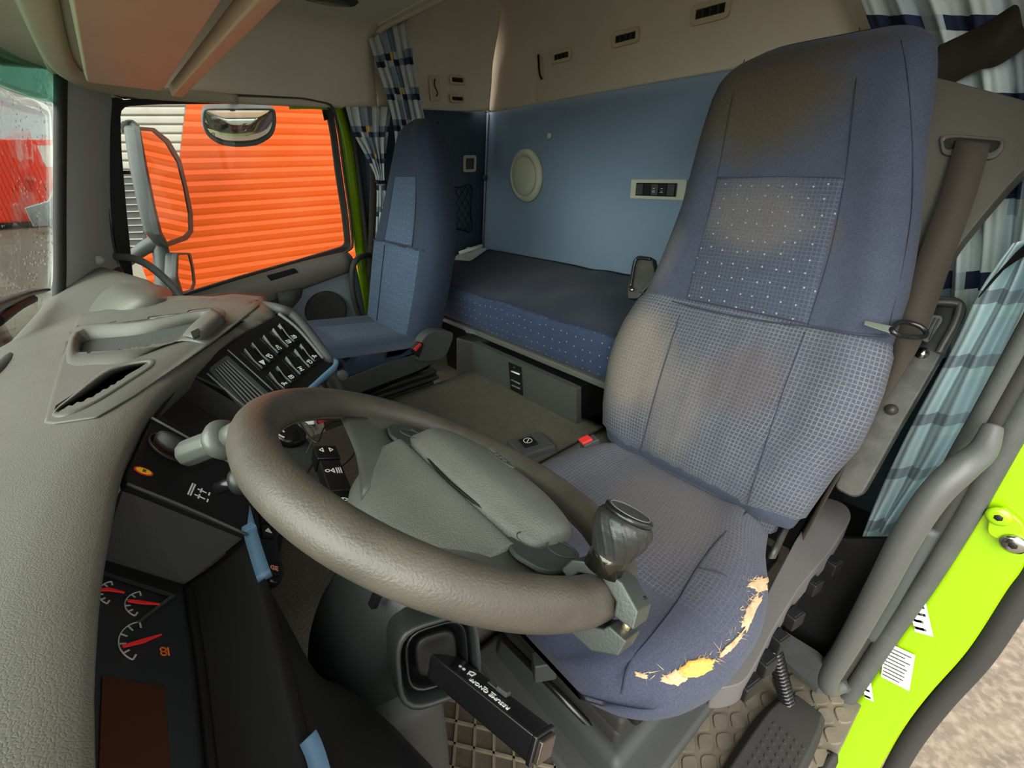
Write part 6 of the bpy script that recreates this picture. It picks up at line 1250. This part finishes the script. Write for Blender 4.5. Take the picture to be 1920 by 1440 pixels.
gl = [(264, 245), (288, 247), (312, 268), (334, 305), (346, 352), (355, 400), (356, 432), (346, 442), (314, 454), (304, 436), (292, 388), (276, 310)]
MN = V((.90, -.30, -.12)).normalized(); mc = MP(312, 350)
def MH(px, py, h=0): return PL(px, py, mc+MN*h, MN)
ringslab('housing', [MH(*q) for q in hou], [MH(*q) for q in gl], MN, .02, CHAR, t, .003); slab('housing_back', [MH(*q, -.02) for q in hou], MN, .06, MG, t, .015)
slab('mirror_face', [MH(*q, -.004) for q in gl], MN, .004, MIR, t, 0)
mc2 = MP(350, 505)
def MH2(px, py, h=0): return PL(px, py, mc2+MN*h, MN)
h2 = [(332, 474), (358, 474), (364, 500), (368, 530), (362, 548), (340, 552), (330, 520)]; g2 = [(335, 478), (355, 478), (361, 502), (364, 530), (359, 543), (343, 547), (334, 518)]
ringslab('lower_housing', roundc([MH2(*q) for q in h2], .02, 3), roundc([MH2(*q) for q in g2], .015, 3), MN, .02, CHAR, t, .003); slab('lower_housing_back', [MH2(*q, -.02) for q in h2], MN, .05, MG, t, .01, .02); slab('lower_mirror_face', [MH2(*q, -.004) for q in g2], MN, .004, MIR, t, 0, .015)
t = thing('kerb_mirror', P(450, 240, y=2.62), 'wide convex kerb mirror hanging above the passenger window outside', 'mirror')
c = P(449, 240, y=2.62); Nn = V((-.05, -.88, -.47)).normalized()
def KP(px, py, h=0): return PL(px, py, c+Nn*h, Nn)
ou = [(-.98, .85), (-.9, 1), (.9, 1), (.98, .85), (1, .2), (.9, -.45), (.5, -.9), (0, -1), (-.5, -.9), (-.88, -.45), (-1, .2)]
sh = roundc([KP(449+a*70, 240-b*37) for a, b in ou], .03, 3); ii = roundc([KP(449+a*66, 238-b*32) for a, b in ou], .028, 3)
ringslab('bezel', sh, ii, Nn, .03, MG, t, .004)
loft('housing', [[p-Nn*.02 for p in sh], [c+(p-c)*.9-Nn*.06 for p in sh], [c+(p-c)*.5-Nn*.09 for p in sh]], MG, t, 3)
v = []; n = len(ii); f = []; lvl = [1-.08*i for i in range(12)]
for s_ in lvl: v += [c+(p-c)*s_+Nn*(-.008+.035*(1-s_*s_)) for p in ii]
v.append(c+Nn*.027); q_ = len(lvl); f = [(i*n+k, i*n+(k+1) % n, (i+1)*n+(k+1) % n, (i+1)*n+k) for i in range(q_-1) for k in range(n)]+[((q_-1)*n+k, (q_-1)*n+(k+1) % n, q_*n) for k in range(n)]
mk('mirror_face', v, f, MIR, t, True)
tube('bracket', [c-Nn*.05, c-Nn*.06+V((0, -.02, .08)), V((c.x, 2.46, .36)), V((c.x, 2.32, .40))], .016, MG, t, 4, 10)
# the lime outer skin of the passenger door
o = mk('door_skin', [(-.2, 2.47, -.50), (1.0, 2.47, -.50), (1.0, 2.52, -1.5), (-.2, 2.52, -1.5)], [(0, 1, 2, 3)], LIME, None, solid=.02); tag(o, 'lime green outer skin of the passenger door, seen only in mirrors', 'door skin')
# beyond the windscreen
REDP = mat('red_painted_steel', rgb(245, 66, 36), .5, var=.06, bump=.1)
yc = P(60, 428, z=GZ).y
t = thing('red_container', (-3, yc, GZ), 'long red container in the yard seen through the wet windscreen', 'container')
zt_ = P(60, 262, y=yc).z; zb_ = P(60, 415, y=yc).z; xr = P(150, 300, y=yc).x; xl = P(-250, 300, y=yc).x
wbox('body', xl, xr, yc, yc+3, zb_, zt_, REDP, t, .03)
wbox('undercarriage', xl, xr, yc+.2, yc+2.8, GZ+.5, zb_, CHAR, t, .03)
for k in range(40): wbox('rib', xl+k*(xr-xl)/40, xl+k*(xr-xl)/40+.15, yc-.06, yc, zb_+.05, zt_-.05, REDP, t, .01)
q = P(97, 293, y=yc-.1); wbox('placard', q.x-.4, q.x+.4, yc-.12, yc-.06, q.z-.5, q.z+.5, WHITE, t, .01)
for k in range(6):
    F = Frame((xl+1+k*(xr-xl-2)/5, yc+.4, GZ+.5), (1, 0, 0), (0, 0, 1)); F.z = V((0, -1, 0)); lathe('wheel', F, [(.5, -.1), (.5, .15), (.25, .2), (.2, .1)], RUB, t, 20)
cy = P(80, 440, z=GZ).y
t = thing('parked_car', P(80, 440, y=cy), 'silver car parked in front of the red container outside the windscreen', 'car')
c0 = P(50, 400, y=cy); cz0 = GZ+.25; cz1 = P(80, 345, y=cy).z; H_ = cz1-cz0; SIL = mat('silver_paint', rgb(170, 176, 176), .3, .6); K = 1.25
sec_ = [(-.0, .05), (.0, .5), (.7, .62), (1.1, .98), (2.3, 1.0), (2.9, .66), (3.6, .6), (3.65, .05)]
def carsec(y): return [V((c0.x+a*K, y, cz0+b*H_)) for a, b in sec_]
loft('body', [carsec(cy), carsec(cy+1.8)], SIL, t, 1, smooth=False, bevel=.05); slab('window', [V((c0.x+a*K, cy-.02, cz0+b*H_)) for a, b in ((.85, .64), (1.15, .92), (2.2, .93), (2.6, .68))], (0, -1, 0), .02, BLACKG, t, .005)
for a in (.7, 2.9):
    F = Frame((c0.x+a*K, cy-.02, GZ+.35), (1, 0, 0), (0, 0, 1)); F.z = V((0, -1, 0)); lathe('wheel', F, [(.35, -.1), (.35, .03), (.2, .05), (.001, .05)], RUB, t, 20)
t = thing('windscreen_wiper', P(60, 560, y=1.7), 'black windscreen wiper outside the lower edge of the glass', 'wiper')
tube('arm', [P(-10, 605, y=1.45), P(30, 575, y=1.6), P(60, 560, y=1.75)], .012, BLACK, t, 4, 8); tube('blade', [P(-20, 580, y=1.40), P(20, 563, y=1.58), P(60, 549, y=1.78), P(92, 543, y=1.92)], [.012, .012, .010, .004], BLACKG, t, 5, 8)

for o in list(COL.objects):
    if o.parent is None and o.type in ('EMPTY', 'MESH', 'FONT'): o.location.z += UP
